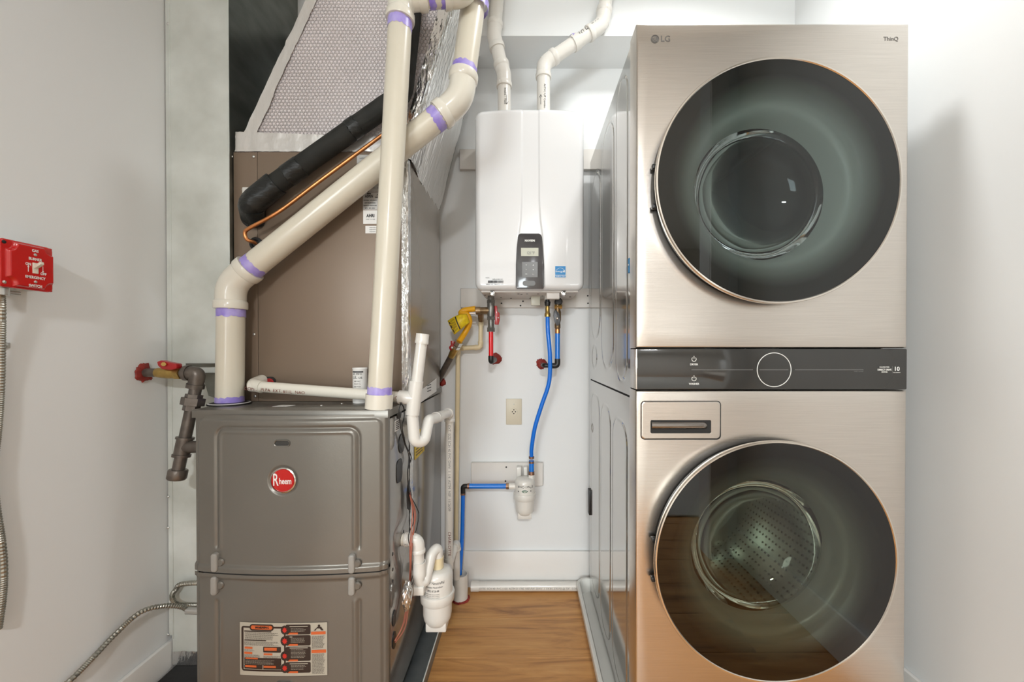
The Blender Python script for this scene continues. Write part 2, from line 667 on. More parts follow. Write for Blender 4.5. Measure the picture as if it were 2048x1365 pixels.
def wall(name, lo, hi, m=WALL):
    bm = NB()
    box(bm, lo, hi)
    return struct(build(name, bm, m, smooth=0))


wall('wall_back', (XL - .1, YB, 0), (XR + .1, YB + .1, ZC))
wall('wall_left', (XL - .1, YF, 0), (XL, YB, ZC))
wall('wall_right', (XR, YF, 0), (XR + .1, YB, ZC))
wall('soffit_back', (XL, SOFY, SOFZ), (XR, YB, ZC))
wall('ceiling', (-3.2, -5.0, ZC), (3.9, 2.0, ZC + .08), CEIL)
OX0, OX1, OZ = -0.98, 0.955, 2.60
wall('wall_front_left', (XL - 2.1, YF - .12, 0), (OX0, YF, ZC))
wall('wall_front_right', (OX1, YF - .12, 0), (3.9, YF, ZC))
wall('wall_front_header', (OX0, YF - .12, OZ), (OX1, YF, ZC))
# bedroom shell
wall('wall_bedroom_left', (-3.2, -5.0, 0), (-3.1, YF - .12, ZC), BEDW)
wall('wall_bedroom_right', (3.8, -5.0, 0), (3.9, YF - .12, ZC), BEDW)
# far bedroom wall with a window opening
wall('wall_bedroom_far_left', (-3.1, -5.0, 0), (2.28, -4.5, ZC), BEDW)
wall('wall_bedroom_far_right', (3.35, -5.0, 0), (3.8, -4.5, ZC), BEDW)
wall('wall_bedroom_far_sill', (2.28, -5.0, 0), (3.35, -4.5, 0.75), BEDW)
wall('wall_bedroom_far_lintel', (2.28, -5.0, 1.95), (3.35, -4.5, ZC), BEDW)
bm = NB()
for lo, hi in (((2.20, -4.5, .67), (3.43, -4.47, .75)), ((2.20, -4.5, 1.95), (3.43, -4.47, 2.03)),
               ((2.20, -4.5, .75), (2.28, -4.47, 1.95)), ((3.35, -4.5, .75), (3.43, -4.47, 1.95))):
    box(bm, lo, hi, .004)
win = struct(build('window_1', bm, TRIM))
bm = NB()
for lo, hi in (((2.28, -4.56, .75), (2.31, -4.53, 1.95)), ((3.32, -4.56, .75), (3.35, -4.53, 1.95)), ((2.31, -4.56, .75), (3.32, -4.53, .78)),
               ((2.31, -4.56, 1.92), (3.32, -4.53, 1.95))):
    box(bm, lo, hi)
build('window_frame', bm, DARKF, win)
bm = NB()
box(bm, (2.29, -4.9, .76), (3.34, -4.89, 1.94))
build('glowing_pane', bm, GLOWM, win)
for i in range(22):
    z = .79 + i * .052
    bm = NB()
    prism(bm, [(2.32, -4.50, z), (2.32, -4.545, z + .022), (2.32, -4.543, z + .026), (2.32, -4.498, z + .004)], None, (.99, 0, 0))
    build('blind_slat', bm, BLIND, win, smooth=0)

# opening casing (trim)
k = 1
for lo, hi in (((OX0 - .09, YF, 0), (OX0 + .0, YF + .018, OZ + .09)), ((OX1, YF, 0), (OX1 + .09, YF + .018, OZ + .09)),
               ((OX0, YF, OZ), (OX1, YF + .018, OZ + .09))):
    bm = NB()
    box(bm, lo, hi, .004)
    struct(build('trim_%d' % k, bm, TRIM))
    k += 1


def baseboard(name, lo, hi):
    bm = NB()
    box(bm, lo, hi, 0.004, 2)
    struct(build(name, bm, TRIM))


baseboard('baseboard_back', (XL + .016, YB - .016, 0), (XR - .016, YB, .165))
baseboard('baseboard_left', (XL, YF + .02, 0), (XL + .014, YB - .001, .165))
baseboard('baseboard_right', (XR - .014, YF + .02, 0), (XR, YB - .001, .165))

# ceiling lights
def ceil_light(label, x, y, r):
    t = thing('ceiling_light', label, 'light', (x, y, ZC - .05))
    bm = NB()
    lathe(bm, (x, y, ZC), (0, 0, -1), [(0, 0), (r * 1.08, 0), (r * 1.08, .02), (r, .024), (0, .024)], 32)
    build('fixture_base', bm, TRIM, t)
    bm = NB()
    lathe(bm, (x, y, ZC - .024), (0, 0, -1), [(r, 0), (r * .96, .008), (r * .6, .018), (0, .021)], 32)
    build('diffuser', bm, FIX, t)


ceil_light('small round ceiling light above the laundry closet', LIGHT_C[0], LIGHT_C[1], .10)
ceil_light('round ceiling light out in the bedroom', 0.24, -2.66, .17)

# pale floor covering added out of view to cut orange bounce into the steel
bm = NB()
box(bm, (-2.3, -3.9, 0.0004), (1.6, -0.62, .014), .005)
tag(build('bounce_rug', bm, mat('bounce_rug_pale', rgb(206, 204, 198), .95, bump=.5, bscale=300)), 'large pale unseen floor covering added in the bedroom to cut the orange floor bounce', 'bounce_rug')
# bed under the bedroom window
t = thing('bed', 'low bed with pale linen beneath the bedroom window', 'bed', (2.7, -3.6, 0))
bm = NB()
box(bm, (1.7, -4.35, .10), (3.6, -2.3, .32), .02)
build('bed_base', bm, mat('bed_base_wood', rgb(120, 84, 56), .5), t)
bm = NB()
box(bm, (1.68, -4.36, .32), (3.62, -2.28, .56), .07, 4)
build('mattress', bm, FABRIC, t)
for sx in (2.0, 2.7, 3.4):
    bm = NB()
    bmesh.ops.create_uvsphere(bm, u_segments=20, v_segments=12, radius=1)
    for v in bm.verts: v.co = Vector((sx + v.co.x * .30, -4.05 + v.co.y * .22, .65 + v.co.z * .11))
    build('pillow', bm, FABRIC, t)
for lx in (1.8, 3.5):
    for ly in (-4.25, -2.4):
        bm = NB()
        box(bm, (lx - .04, ly - .04, 0), (lx + .04, ly + .04, .10))
        build('leg', bm, DARKF, t)

# frame and glowing pane added around the unseen fill lamp
wx0, wx1 = -2.40, -0.90
bm = NB()
for lo, hi in (((wx0 - .07, -4.5, .72), (wx1 + .07, -4.44, .80)), ((wx0 - .07, -4.5, 2.10), (wx1 + .07, -4.44, 2.18)),
               ((wx0 - .07, -4.5, .80), (wx0, -4.44, 2.10)), ((wx1, -4.5, .80), (wx1 + .07, -4.44, 2.10))):
    box(bm, lo, hi, .004)
fill_fr = struct(build('fill_lamp_frame', bm, TRIM))
bm = NB()
box(bm, (wx0, -4.49, .80), (wx1, -4.46, 2.10))
build('glowing_pane', bm, GLOWM, fill_fr)

# ================================================================== WASHER DRYER TOWER
TX0, TX1, TY, TB, TZ0, TZ1 = 0.285, 0.982, 1.027, 1.772, 0.035, 1.917
ZS1, ZS0 = 1.085, 0.980        # control strip
tw = thing('laundry_tower', 'tall brushed stainless stacked washer and dryer with two round dark glass doors', 'washer dryer', (0.63, 1.4, TZ0))
# cabinet core: top, back, right side and floor (left side is a pressed sheet of its own)
bm = NB()
box(bm, (TX1 - .012, TY + .065, TZ0), (TX1 - .004, TB, TZ1 - .004), .003)
box(bm, (TX0 + .01, TB - .008, TZ0), (TX1 - .013, TB, TZ1 - .006))
box(bm, (TX0 + .01, TY + .065, TZ0), (TX1 - .013, TB - .009, TZ0 + .01))
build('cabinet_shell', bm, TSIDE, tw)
bm = NB()
box(bm, (TX0 + .004, TY + .062, TZ1 - .012), (TX1 - .004, TB, TZ1 - .001), .004)
build('top_cover', bm, TSIDE, tw)


def side_panel(name, z0, z1, grooves, ovals):
    def f(y, z):
        d = 0.0
        for (a, b, c, e, r) in grooves:
            s = sdrr(y, z, a, b, c, e, r)
            d += 0.0022 * math.exp(-(s / 0.0030) ** 2)
            d -= 0.0012 * sstep(0.006, -0.012, s)
        for (cy_, cz_, ry, rz) in ovals:
            s = (math.hypot((y - cy_) / ry, (z - cz_) / rz) - 1) * min(ry, rz)
            d += 0.003 * math.exp(-(s / 0.004) ** 2)
        return Vector((TX0 + .003 + d, y, z))
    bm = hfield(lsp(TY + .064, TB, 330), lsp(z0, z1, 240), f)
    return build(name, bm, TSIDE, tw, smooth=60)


side_panel('upper_side_panel', 0.957, TZ1 - .006, [(1.53, 1.13, 1.735, 1.80, .10), (1.30, 1.02, 1.50, 1.86, .09), (1.125, 0.99, 1.265, 1.885, .07)],
           [(1.66, 1.055, .055, .045)])
side_panel('lower_side_panel', TZ0, 0.951, [(1.545, .09, 1.735, .90, .07), (1.345, .07, 1.515, .885, .07), (1.125, .07, 1.31, .87, .07)], [])
bm = NB()
box(bm, (TX0 + .006, TY + .064, .950), (TX0 + .010, TB, .958))
build('side_seam', bm, HOLE, tw)
# oval port on the lower side near the back
bm = NB()
lathe(bm, P(1187, 856, 1.70) + Vector((-.002, 0, 0)), (-1, 0, 0), [(0.021, -.002), (0.021, .003), (.016, .004), (.014, .0), (0, 0)], 24)
build('side_port', bm, STEELD, tw)
bm = NB()
box(bm, (TX0 - .006, TB - .03, .36), (TX0 + .006, TB + .004, .47), .003)
build('hose_clip', bm, BLACKP, tw)
bm = NB()
box(bm, (TX0 + .0005, 1.098, 1.295), (TX0 + .0022, 1.113, 1.335))
e = build('energy_sticker', bm, BLUEI, tw, smooth=0)
e['label'] = 'small blue energy sticker'
text('sticker_print', 'energy', .007, (TX0 + .0004, 1.1055, 1.318), WHITEI, e, right=(0, -1, 0), sx=.5)


def holed_panel(name, x0, x1, z0, z1, cx, cz, r, y0, y1, m, extra=None):
    """front panel with a round opening; bevelled left and right edges"""
    N = 128
    bm = NB()
    angs = [2 * PI * k / N for k in range(N)]
    for (x, z) in ((x0, z0), (x1, z0), (x1, z1), (x0, z1)):
        a = math.atan2(z - cz, x - cx) % (2 * PI)
        j = min(range(len(angs)), key=lambda q: abs(angs[q] - a))
        angs[j] = a

    def outer(a, inset=0.0):
        dx, dz = math.cos(a), math.sin(a)
        t = 1e9
        if dx > 1e-9: t = min(t, (x1 - inset - cx) / dx)
        if dx < -1e-9: t = min(t, (x0 + inset - cx) / dx)
        if dz > 1e-9: t = min(t, (z1 - inset - cz) / dz)
        if dz < -1e-9: t = min(t, (z0 + inset - cz) / dz)
        return cx + dx * t, cz + dz * t
    rings = []
    rings.append([bm.verts.new((cx + math.cos(a) * r, y0 + .03, cz + math.sin(a) * r)) for a in angs])
    rings.append([bm.verts.new((cx + math.cos(a) * r, y0, cz + math.sin(a) * r)) for a in angs])
    for s in (0.03, 0.35, 0.8):
        row_ = []
        for a in angs:
            ox, oz = outer(a, .006)
            ix, iz = cx + math.cos(a) * r, cz + math.sin(a) * r
            row_.append(bm.verts.new((ix + (ox - ix) * s, y0, iz + (oz - iz) * s)))
        rings.append(row_)
    for ins, yy in ((.006, y0), (.0032, y0 + .0008), (.0012, y0 + .0025), (0, y0 + .006), (0, y1)):
        rings.append([bm.verts.new((outer(a, ins)[0], yy, outer(a, ins)[1])) for a in angs])
    for A, B in zip(rings, rings[1:]):
        for k in range(N):
            bm.faces.new((A[k], B[k], B[(k + 1) % N], A[(k + 1) % N]))
    return build(name, bm, m, tw, smooth=50)


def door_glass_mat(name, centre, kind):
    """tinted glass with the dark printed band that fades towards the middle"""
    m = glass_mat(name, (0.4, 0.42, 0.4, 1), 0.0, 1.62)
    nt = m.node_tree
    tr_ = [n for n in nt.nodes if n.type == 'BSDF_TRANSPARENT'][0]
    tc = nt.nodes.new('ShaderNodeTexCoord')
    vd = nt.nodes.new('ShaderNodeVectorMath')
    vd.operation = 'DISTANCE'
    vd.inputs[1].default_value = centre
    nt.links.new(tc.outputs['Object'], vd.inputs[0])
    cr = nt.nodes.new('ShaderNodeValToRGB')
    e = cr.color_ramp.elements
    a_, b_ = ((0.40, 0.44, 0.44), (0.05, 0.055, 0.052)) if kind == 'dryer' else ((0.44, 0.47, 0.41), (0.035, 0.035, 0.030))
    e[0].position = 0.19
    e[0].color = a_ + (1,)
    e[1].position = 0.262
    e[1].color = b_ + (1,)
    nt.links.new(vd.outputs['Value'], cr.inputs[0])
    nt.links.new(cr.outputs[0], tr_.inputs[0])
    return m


DCX = 0.624
DZ, WZ = 1.499, 0.556
dp = holed_panel('dryer_front_panel', TX0, TX1, ZS1 + .002, TZ1, DCX, DZ, .262, TY, TY + .062, STEEL)
wp = holed_panel('washer_front_panel', TX0, TX1, TZ0, ZS0 - .002, DCX - .003, WZ, .262, TY, TY + .062, STEEL)
bm = NB()
box(bm, (TX0 + .001, TY - .001, ZS0), (TX1 - .001, TY + .06, ZS1), .003)
cp = build('control_panel', bm, BLACKG, tw)
bm = NB()
box(bm, (TX0 - .0005, TY - .0005, ZS0 + .001), (TX0 + .004, TY + .055, ZS1 - .001), .001)
build('panel_edge_trim', bm, STEEL, cp)


def front_pt(px, py, y=TY - .0012): return P(px, py, y)


# control panel print
bm = NB()
c = front_pt(1548, 740)
lathe(bm, c, (0, -1, 0), [(.0442, 0), (.0442, .0008), (.0426, .0008), (.0426, 0)], 72)
build('dial_ring', bm, WHITEI, cp)
bm = NB()
for x0, x1 in ((1383, 1506), (1519, 1577), (1590, 1727)):
    a, b = front_pt(x0, 740.5), front_pt(x1, 739.7)
    box(bm, (a.x, a.y, a.z), (b.x, a.y + .0008, a.z + .0011))
build('print_line', bm, INKG, cp)
for i, (px, py, s) in enumerate(((1388, 719, 'DRYER'), (1388, 758, 'WASHER'))):
    c = front_pt(px, py)
    bm = NB()
    pts = [c + Vector((math.sin(a) * .0056, 0, math.cos(a) * .0056)) for a in lsp(math.radians(40), math.radians(320), 18)]
    tube(bm, pts, .0007, 6)
    cyl(bm, c + Vector((0, 0, .0015)), c + Vector((0, 0, .0085)), .0008, seg=6)
    build('power_icon', bm, WHITEI, cp)
    text('panel_lettering', s, .0066, front_pt(px, py + 10.5), WHITEI, cp, bold=.0001)
text('panel_lettering', 'INVERTER', .0050, front_pt(1769, 735), WHITEI, cp, sx=1.15)
text('panel_lettering', 'DIRECT DRIVE', .0066, front_pt(1769, 740), WHITEI, cp, bold=.0001, sx=.85)
text('panel_lettering', 'MOTOR', .0042, front_pt(1769, 744.7), WHITEI, cp, bold=.0001)
text('panel_lettering', '10', .0150, front_pt(1793.5, 738.5), WHITEI, cp, bold=.0002)
text('panel_lettering', 'YEAR WARRANTY', .0028, front_pt(1793.5, 745.8), WHITEI, cp, sx=.8)
text('panel_lettering', '*Hold 3 seconds', .0036, front_pt(1717, 743.3), INKG, cp)
bm = NB()
a = front_pt(1784.5, 747)
box(bm, (a.x, a.y, a.z), (a.x + .0006, a.y + .0006, a.z + .018))
build('print_line', bm, INKG, cp)

# brand lettering on the steel
ENG = mat('engraved_logo', (0.20, 0.19, 0.18, 1), 0.4, 0.6)
c = front_pt(1310, 78, TY - .0004)
bm = NB()
lathe(bm, c, (0, -1, 0), [(.0105, 0), (.0105, .0006), (.0092, .0006), (.0092, 0)], 40)
lathe(bm, c, (0, -1, 0), [(.0082, 0), (.0082, .0005), (0, .0005)], 32)
lg = build('logo_disc', bm, ENG, dp)
bm = NB()
box(bm, (c.x - .0008, c.y - .001, c.z - .005), (c.x + .0004, c.y, c.z + .005))
box(bm, (c.x - .0008, c.y - .001, c.z - .005), (c.x + .0034, c.y, c.z - .0038))
box(bm, (c.x - .0048, c.y - .001, c.z + .0016), (c.x - .0028, c.y, c.z + .0036))
build('logo_mark', bm, STEEL, dp)
text('logo_lettering', 'LG', .021, front_pt(1331, 78, TY - .0003), ENG, dp, bold=.0003)
text('logo_lettering', 'ThinQ', .0145, front_pt(1782, 78, TY - .0003), ENG, dp)

# detergent drawer
a, b = P(1281, 880, TY), P(1442, 802, TY)
dx0, dz0, dx1, dz1 = a.x, a.z, b.x, b.z
bm = NB()
prism(bm, [(x, TY - .0006, z) for x, z in rrect((dx0 + dx1) / 2, (dz0 + dz1) / 2, dx1 - dx0, dz1 - dz0, .011)], None, (0, .004, 0))
dg_ = build('drawer_gap', bm, HOLE, tw)
ha, hb = P(1301, 866.5, TY), P(1421, 841, TY)
# drawer face with a recessed grip: a height-field sheet
g = .0022


def fdr(x, z):
    s = sdrr(x, z, dx0 + g, dz0 + g, dx1 - g, dz1 - g, .0095)
    if s > 0:  # clamp onto the rounded outline
        cx_, cz_ = (dx0 + dx1) / 2, (dz0 + dz1) / 2
        for _ in range(14):
            if s <= 1e-5: break
            e_ = 1e-4
            gx = (sdrr(x + e_, z, dx0 + g, dz0 + g, dx1 - g, dz1 - g, .0095) - s) / e_
            gz = (sdrr(x, z + e_, dx0 + g, dz0 + g, dx1 - g, dz1 - g, .0095) - s) / e_
            x -= gx * s
            z -= gz * s
            s = sdrr(x, z, dx0 + g, dz0 + g, dx1 - g, dz1 - g, .0095)
    y = TY - .0022 + .0014 * sstep(-.002, 0, s)
    q = sdrr(x, z, ha.x, ha.z, hb.x, hb.z, .004)
    y += .018 * sstep(.0006, -.0016, q)
    return Vector((x, y, z))


bm = hfield(lsp(dx0 + g, dx1 - g, 170), lsp(dz0 + g, dz1 - g, 100), fdr)
dr = build('detergent_drawer', bm, STEEL, tw, smooth=35)
bm = NB()
hz = (ha.z + hb.z) / 2
path = fillet([(ha.x + .002, TY + .004, hz + .003), (hb.x - .016, TY + .004, hz + .003), (hb.x - .012, TY + .017, hz - .008)], .006)
tube(bm, path, .0105, 20)
build('grip', bm, STEELD, dr)


def door(kind, cx, cz, ydoor):
    r = .3035 if kind == 'dryer' else .3015
    root_name = kind + '_door'
    # champagne rim
    bm = NB()
    c = Vector((cx, ydoor, cz))
    lathe(bm, c, (0, 1, 0), [(r - .0065, .0022), (r - .005, 0), (r - .0015, .0002), (r, .003), (r, .010), (r - .008, .020), (r - .010, .020)], 160)
    d = build(root_name, bm, CHROME, tw, smooth=30)
    # dark side wall behind the rim
    bm = NB()
    lathe(bm, c, (0, 1, 0), [(r - .0045, .012), (r - .003, .020), (r - .010, .0385), (r - .030, .0385)], 128)
    build('door_side', bm, BLACKP, d)
    # glass plate
    bm = NB()
    lathe(bm, c, (0, 1, 0), [(0, .0022), (r * .5, .0022), (r - .0062, .0022)], 128)
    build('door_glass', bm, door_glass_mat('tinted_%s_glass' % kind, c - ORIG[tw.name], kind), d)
    # deep inner moulding behind the glass
    bm = NB()
    if kind == 'dryer':
        prof = [(r - .008, .004), (r - .022, .006), (.264, .011), (.250, .020), (.236, .034), (.224, .040), (.212, .036), (.200, .036), (.190, .046), (.181, .066), (.176, .092)]
    else:
        prof = [(r - .008, .004), (r - .020, .006), (.262, .012), (.246, .024), (.233, .037), (.222, .042), (.212, .038), (.202, .038), (.192, .050), (.183, .072), (.178, .098)]
    lathe(bm, c, (0, 1, 0), prof, 128)
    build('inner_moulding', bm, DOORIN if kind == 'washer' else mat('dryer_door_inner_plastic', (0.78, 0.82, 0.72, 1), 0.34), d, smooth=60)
    # bowl: clear for both, seen through the plate
    bm = NB()
    lathe(bm, c, (0, 1, 0), [(.1775, .090), (.172, .112), (.158, .132), (.130, .150), (.090, .163), (.045, .170), (0, .172)], 96)
    build('glass_bowl', bm, BOWLG, d, smooth=60)
    # hinge notches on the left edge
    for dz in (.045, -.055):
        bm = NB()
        box(bm, (cx - r - .0005, ydoor + .022, cz + dz - .006), (cx - r + .014, ydoor + .036, cz + dz + .006), .002)
        build('hinge', bm, BLACKP, d)
    # round seal behind
    bm = NB()
    lathe(bm, (cx, TY + .012, cz), (0, 1, 0), [(.262, 0), (.240, .004), (.225, .016), (.222, .05), (.226, .075)], 96)
    build(kind + '_gasket', bm, mat('gasket_grey', (0.10, 0.105, 0.10, 1), .4), tw, smooth=60)
    # drum
    bm = NB()
    y0, y1 = TY + .085, TY + .56
    R = .262
    lathe(bm, (cx, 0, cz), (0, 1, 0), [(.224, y0), (.240, y0 + .004), (R, y0 + .03), (R, y1 - .03), (R - .02, y1), (.20, y1 + .004), (.14, y1 - .018),
                                      (.07, y1 - .020), (.05, y1 - .028), (0, y1 - .030)], 96)
    dm = build(kind + '_drum', bm, DRUM if kind == 'washer' else DRUMD, tw, smooth=45)
    for q in range(3):
        a = 2 * PI * q / 3 + (.5 if kind == 'washer' else 1.2)
        bm = NB()
        pr = []
        for s in lsp(0, 1, 9):
            pr.append(s)
        us = lsp(-1, 1, 9)
        vs = lsp(0, 1, 12)

        def f(u, v, a=a):
            h = .052 * (1 - u * u) * math.sin(PI * min(1, max(0, v * .96 + .02))) ** .35
            rr = R - .001 - h
            aa = a + u * .16 + (v - .5) * .10
            return Vector((cx + rr * math.cos(aa), y0 + .04 + v * (y1 - y0 - .08), cz + rr * math.sin(aa)))
        bm2 = hfield(us, vs, f)
        build('lifter', bm2, DRUM if kind == 'washer' else DRUMD, dm, smooth=60)
        bm.free()
    if kind == 'washer':
        bm = NB()
        for j in range(22):
            for i in range(72):
                a = 2 * PI * i / 72
                if any(abs((a - (2 * PI * q / 3 + .5) + PI) % (2 * PI) - PI) < .2 for q in range(3)): continue
                if (i // 6) % 2 == 0 and j % 5 == 4: continue
                yy = y0 + .05 + j * .0185
                rr = R - .0012
                e1 = Vector((-math.sin(a), 0, math.cos(a)))
                cc = Vector((cx + rr * math.cos(a), yy, cz + rr * math.sin(a)))
                bm.faces.new([bm.verts.new(cc + e1 * .0037 * math.cos(t_) + Vector((0, .0037 * math.sin(t_), 0))) for t_ in [PI / 3 * s for s in range(6)]])
        o = build('perforations', bm, HOLE, dm, smooth=0)
        o['kind'] = 'stuff'
        # embossed spider on the back plate
        bm = NB()
        for q in range(3):
            a = 2 * PI * q / 3 + 1.1
            p0 = Vector((cx, y1 - .032, cz))
            p1 = Vector((cx + .20 * math.cos(a), y1 - .010, cz + .20 * math.sin(a)))
            tube(bm, [p0, p1], [.030, .016], 16)
        lathe(bm, (cx, y1 - .03, cz), (0, -1, 0), [(.062, -.01), (.060, .012), (.02, .022), (0, .022)], 40)
        build('drum_spider', bm, DRUM, dm)
    else:
        bm = NB()
        for ring, n in ((.05, 8), (.08, 14), (.11, 20)):
            for i in range(n):
                a = 2 * PI * i / n
                cc = Vector((cx + ring * math.cos(a), y1 - .0205, cz + ring * math.sin(a)))
                bm.faces.new([bm.verts.new(cc + Vector((.004 * math.cos(t_), 0, .004 * math.sin(t_)))) for t_ in [PI / 3 * s for s in range(6)]])
        o = build('perforations', bm, HOLE, dm, smooth=0)
        o['kind'] = 'stuff'
    return d


door('dryer', DCX, DZ, .9835)
door('washer', DCX - .002, WZ, .9835)
for fx in (TX0 + .05, TX1 - .05):
    for fy in (TY + .10, TB - .06):
        bm = NB()
        cyl(bm, (fx, fy, .012), (fx, fy, TZ0 + .001), .022)
        build('foot', bm, BLACKP, tw)

# white drain tray under the tower
tr = thing('drain_tray', 'long white plastic drain tray under the washer and dryer tower', 'tray', (.62, 1.33, 0))
tx0, tx1, ty0, ty1 = .226, 1.072, .955, 1.712 + .075


def ring_loop(ins, z, r):
    return [(x, y, z) for x, y in rrect((tx0 + tx1) / 2, (ty0 + ty1) / 2, tx1 - tx0 - 2 * ins, ty1 - ty0 - 2 * ins, r, 8)]


bm = NB()
loops = [ring_loop(.008, .0005, .03), ring_loop(.001, .050, .04), ring_loop(0, .060, .045), ring_loop(.004, .065, .043), ring_loop(.012, .064, .038),
         ring_loop(.017, .056, .034), ring_loop(.024, .012, .03)]
vl = [[bm.verts.new(p) for p in L] for L in loops]
for A, B in zip(vl, vl[1:]):
    for k in range(len(A)):
        bm.faces.new((A[k], A[(k + 1) % len(A)], B[(k + 1) % len(A)], B[k]))
bm.faces.new(vl[-1])
bm.faces.new(vl[0][::-1])
bmesh.ops.recalc_face_normals(bm, faces=bm.faces[:])
build('tray_body', bm, TRAYW, tr)

# ================================================================== FURNACE
FX0, FX1, FY, FB, FZ0, FZ1 = -0.912, -0.378, 1.100, 1.805, 0.045, 0.918
fu = thing('gas_furnace', 'grey upright gas furnace with embossed doors and a round red badge', 'furnace', (-.645, 1.45, FZ0))
BUL = .022


def bulge(x):
    s = (x - (FX0 + FX1) / 2) / ((FX1 - FX0) / 2)
    return BUL * (1 - min(1, s * s) ** 1.0)


def FYs(x): return FY - bulge(x)


bm = NB()
box(bm, (FX0 + .003, FY + .02, FZ0), (FX1 - .003, FB, FZ1 - .03), .002)
build('cabinet', bm, FURNS, fu)
# top lid with a folded front lip following the bowed front
bm = NB()
n = 25
front = [(FX0 - .002 + (FX1 - FX0 + .004) * k / (n - 1)) for k in range(n)]
poly = [(x, FY - .004 - .25 * bulge(x), FZ1 - .022) for x in front] + [(FX1 + .002, FB, FZ1 - .022), (FX0 - .002, FB, FZ1 - .022)]
prism(bm, poly, None, (0, 0, .022))
bmesh.ops.bevel(bm, geom=[e_ for e_ in bm.edges if e_.calc_length() < .6 and abs(e_.verts[0].co.z - e_.verts[1].co.z) < 1e-5 and e_.verts[0].co.z > FZ1 - .001],
                offset=.003, segments=2, profile=.5, affect='EDGES')
lid = build('top_lid', bm, FURN, fu, smooth=30)

dA, dB = P(387, 1132, FY), P(775, 832, FY)
ux0, ux1 = FX0 + .001, FX1 - .001
uz0, uz1 = P(580, 1140, FY).z + .004, P(580, 829, FY).z
i0, i1 = P(441, 1110, FY - .01), P(713, 860, FY - .015)     # inner embossed arch
o0, o1 = P(401, 1110, FY), P(764, 838, FY)      # outer frame


def fud(x, z):
    y = FYs(x)
    s = sdrr(x, z, o0.x, uz0 - .2, o1.x, o1.z, .018)
    y -= .005 * sstep(.004, -.004, s)
    q = sdrr(x, z, i0.x, i0.z - .10, i1.x, i1.z, .022)
    fade = sstep(i0.z + .012, i0.z + .028, z)
    y += fade * (.0045 * math.exp(-((q - .006) / .0042) ** 2) - .002 * math.exp(-((q + .006) / .004) ** 2))
    # recessed badge seat and window slot
    c_ = P(569, 960, FY - .02)
    rb = math.hypot(x - c_.x, z - c_.z)
    y += .004 * sstep(.042, .036, rb)
    # rolled side and bottom edges
    y += .006 * (1 - sstep(0, .006, min(x - ux0, ux1 - x)))
    y -= .006 * sstep(.020, .012, z - uz0)
    return Vector((x, y, z))


bm = hfield(lsp(ux0, ux1, 230), lsp(uz0, uz1, 170), fud)
ud = build('upper_door', bm, FURN, fu, smooth=60)
lz0, lz1 = FZ0 + .012, uz0 - .0035


def fld(x, z):
    y = FYs(x) - .005 * sstep(.004, -.004, sdrr(x, z, o0.x, lz0 - .2, o1.x, lz1 + .2, .01))
    f_ = sstep(0, .012, P(580, 1190, FY).z - z)
    for xx, sg in ((i0.x, -1), (i1.x, 1)):
        q = sg * (x - xx)
        y += f_ * (.0045 * math.exp(-((q - .006) / .0042) ** 2) - .002 * math.exp(-((q + .006) / .004) ** 2))
    y += .006 * (1 - sstep(0, .006, min(x - ux0, ux1 - x)))
    y -= .006 * sstep(.018, .010, lz1 - z)
    return Vector((x, y, z))


bm = hfield(lsp(ux0, ux1, 200), lsp(lz0, lz1, 110), fld)
ld = build('lower_door', bm, FURN, fu, smooth=60)
bm = NB()
prism(bm, [(x, FYs(x) + .002, lz1 - .002) for x in lsp(ux0, ux1, 21)] + [(ux1, FY + .022, lz1 - .002), (ux0, FY + .022, lz1 - .002)], None, (0, 0, .012))
build('door_seam', bm, mat('seam_dark_grey', (0.05, 0.046, 0.040, 1), .5), fu)
# edge flanges of the cabinet beside the doors
for xx in (FX0 + .001, FX1 - .007):
    bm = NB()
    box(bm, (xx, FY + .007, FZ0), (xx + .006, FY + .021, FZ1 - .024), .001)
    build('corner_flange', bm, FURN, fu)


def fsurf(x, z): return fud(x, z).y if z > uz0 else fld(x, z).y


# latches
for (px, py) in ((435, 1122), (707, 1124), (434, 1168), (707, 1168)):
    c = P(px, py, FY - .012)
    y = FYs(c.x) - .005
    bm = NB()
    prism(bm, [(x, y - .0, z) for x, z in rrect(c.x, c.z, .017, .050, .007)], None, (0, -.012, 0))
    bmesh.ops.bevel(bm, geom=[e_ for e_ in bm.edges if abs(e_.verts[0].co.y - (y - .012)) < 1e-5 and abs(e_.verts[1].co.y - (y - .012)) < 1e-5],
                    offset=.004, segments=3, profile=.5, affect='EDGES')
    la = build('latch', bm, mat('latch_grey_plastic', (0.29, 0.275, 0.25, 1), .38), fu)
    bm = NB()
    lathe(bm, (c.x + .013, y, c.z - .001), (0, -1, 0), [(.011, -.001), (.011, .004), (.008, .007), (0, .007)], 20)
    build('latch_pivot', bm, FURN, la)
# window slot
for (px, py, par) in ((567, 886, ud), (571, 1366, ld)):
    c = P(px, py, FY - .022)
    y = fsurf(c.x, c.z)
    bm = NB()
    out = rrect(c.x, c.z, .046, .019, .008, 8)
    inn = rrect(c.x, c.z, .039, .0125, .0060, 8)
    A = [bm.verts.new((x, y + .002, z)) for x, z in out]
    B = [bm.verts.new((x * .9 + c.x * .1, y - .0035, z * .9 + c.z * .1)) for x, z in out]
    C = [bm.verts.new((x, y - .0025, z)) for x, z in inn]
    D = [bm.verts.new((x, y + .001, z)) for x, z in inn]
    for U, V in ((A, B), (B, C), (C, D)):
        for k in range(len(U)):
            bm.faces.new((U[k], U[(k + 1) % len(U)], V[(k + 1) % len(V)], V[k]))
    sl = build('sight_window', bm, FURN, fu)
    bm = NB()
    bm.faces.new([bm.verts.new((x, y - .0006, z)) for x, z in inn])
    build('window_pane', bm, BLACKG, sl, smooth=0)
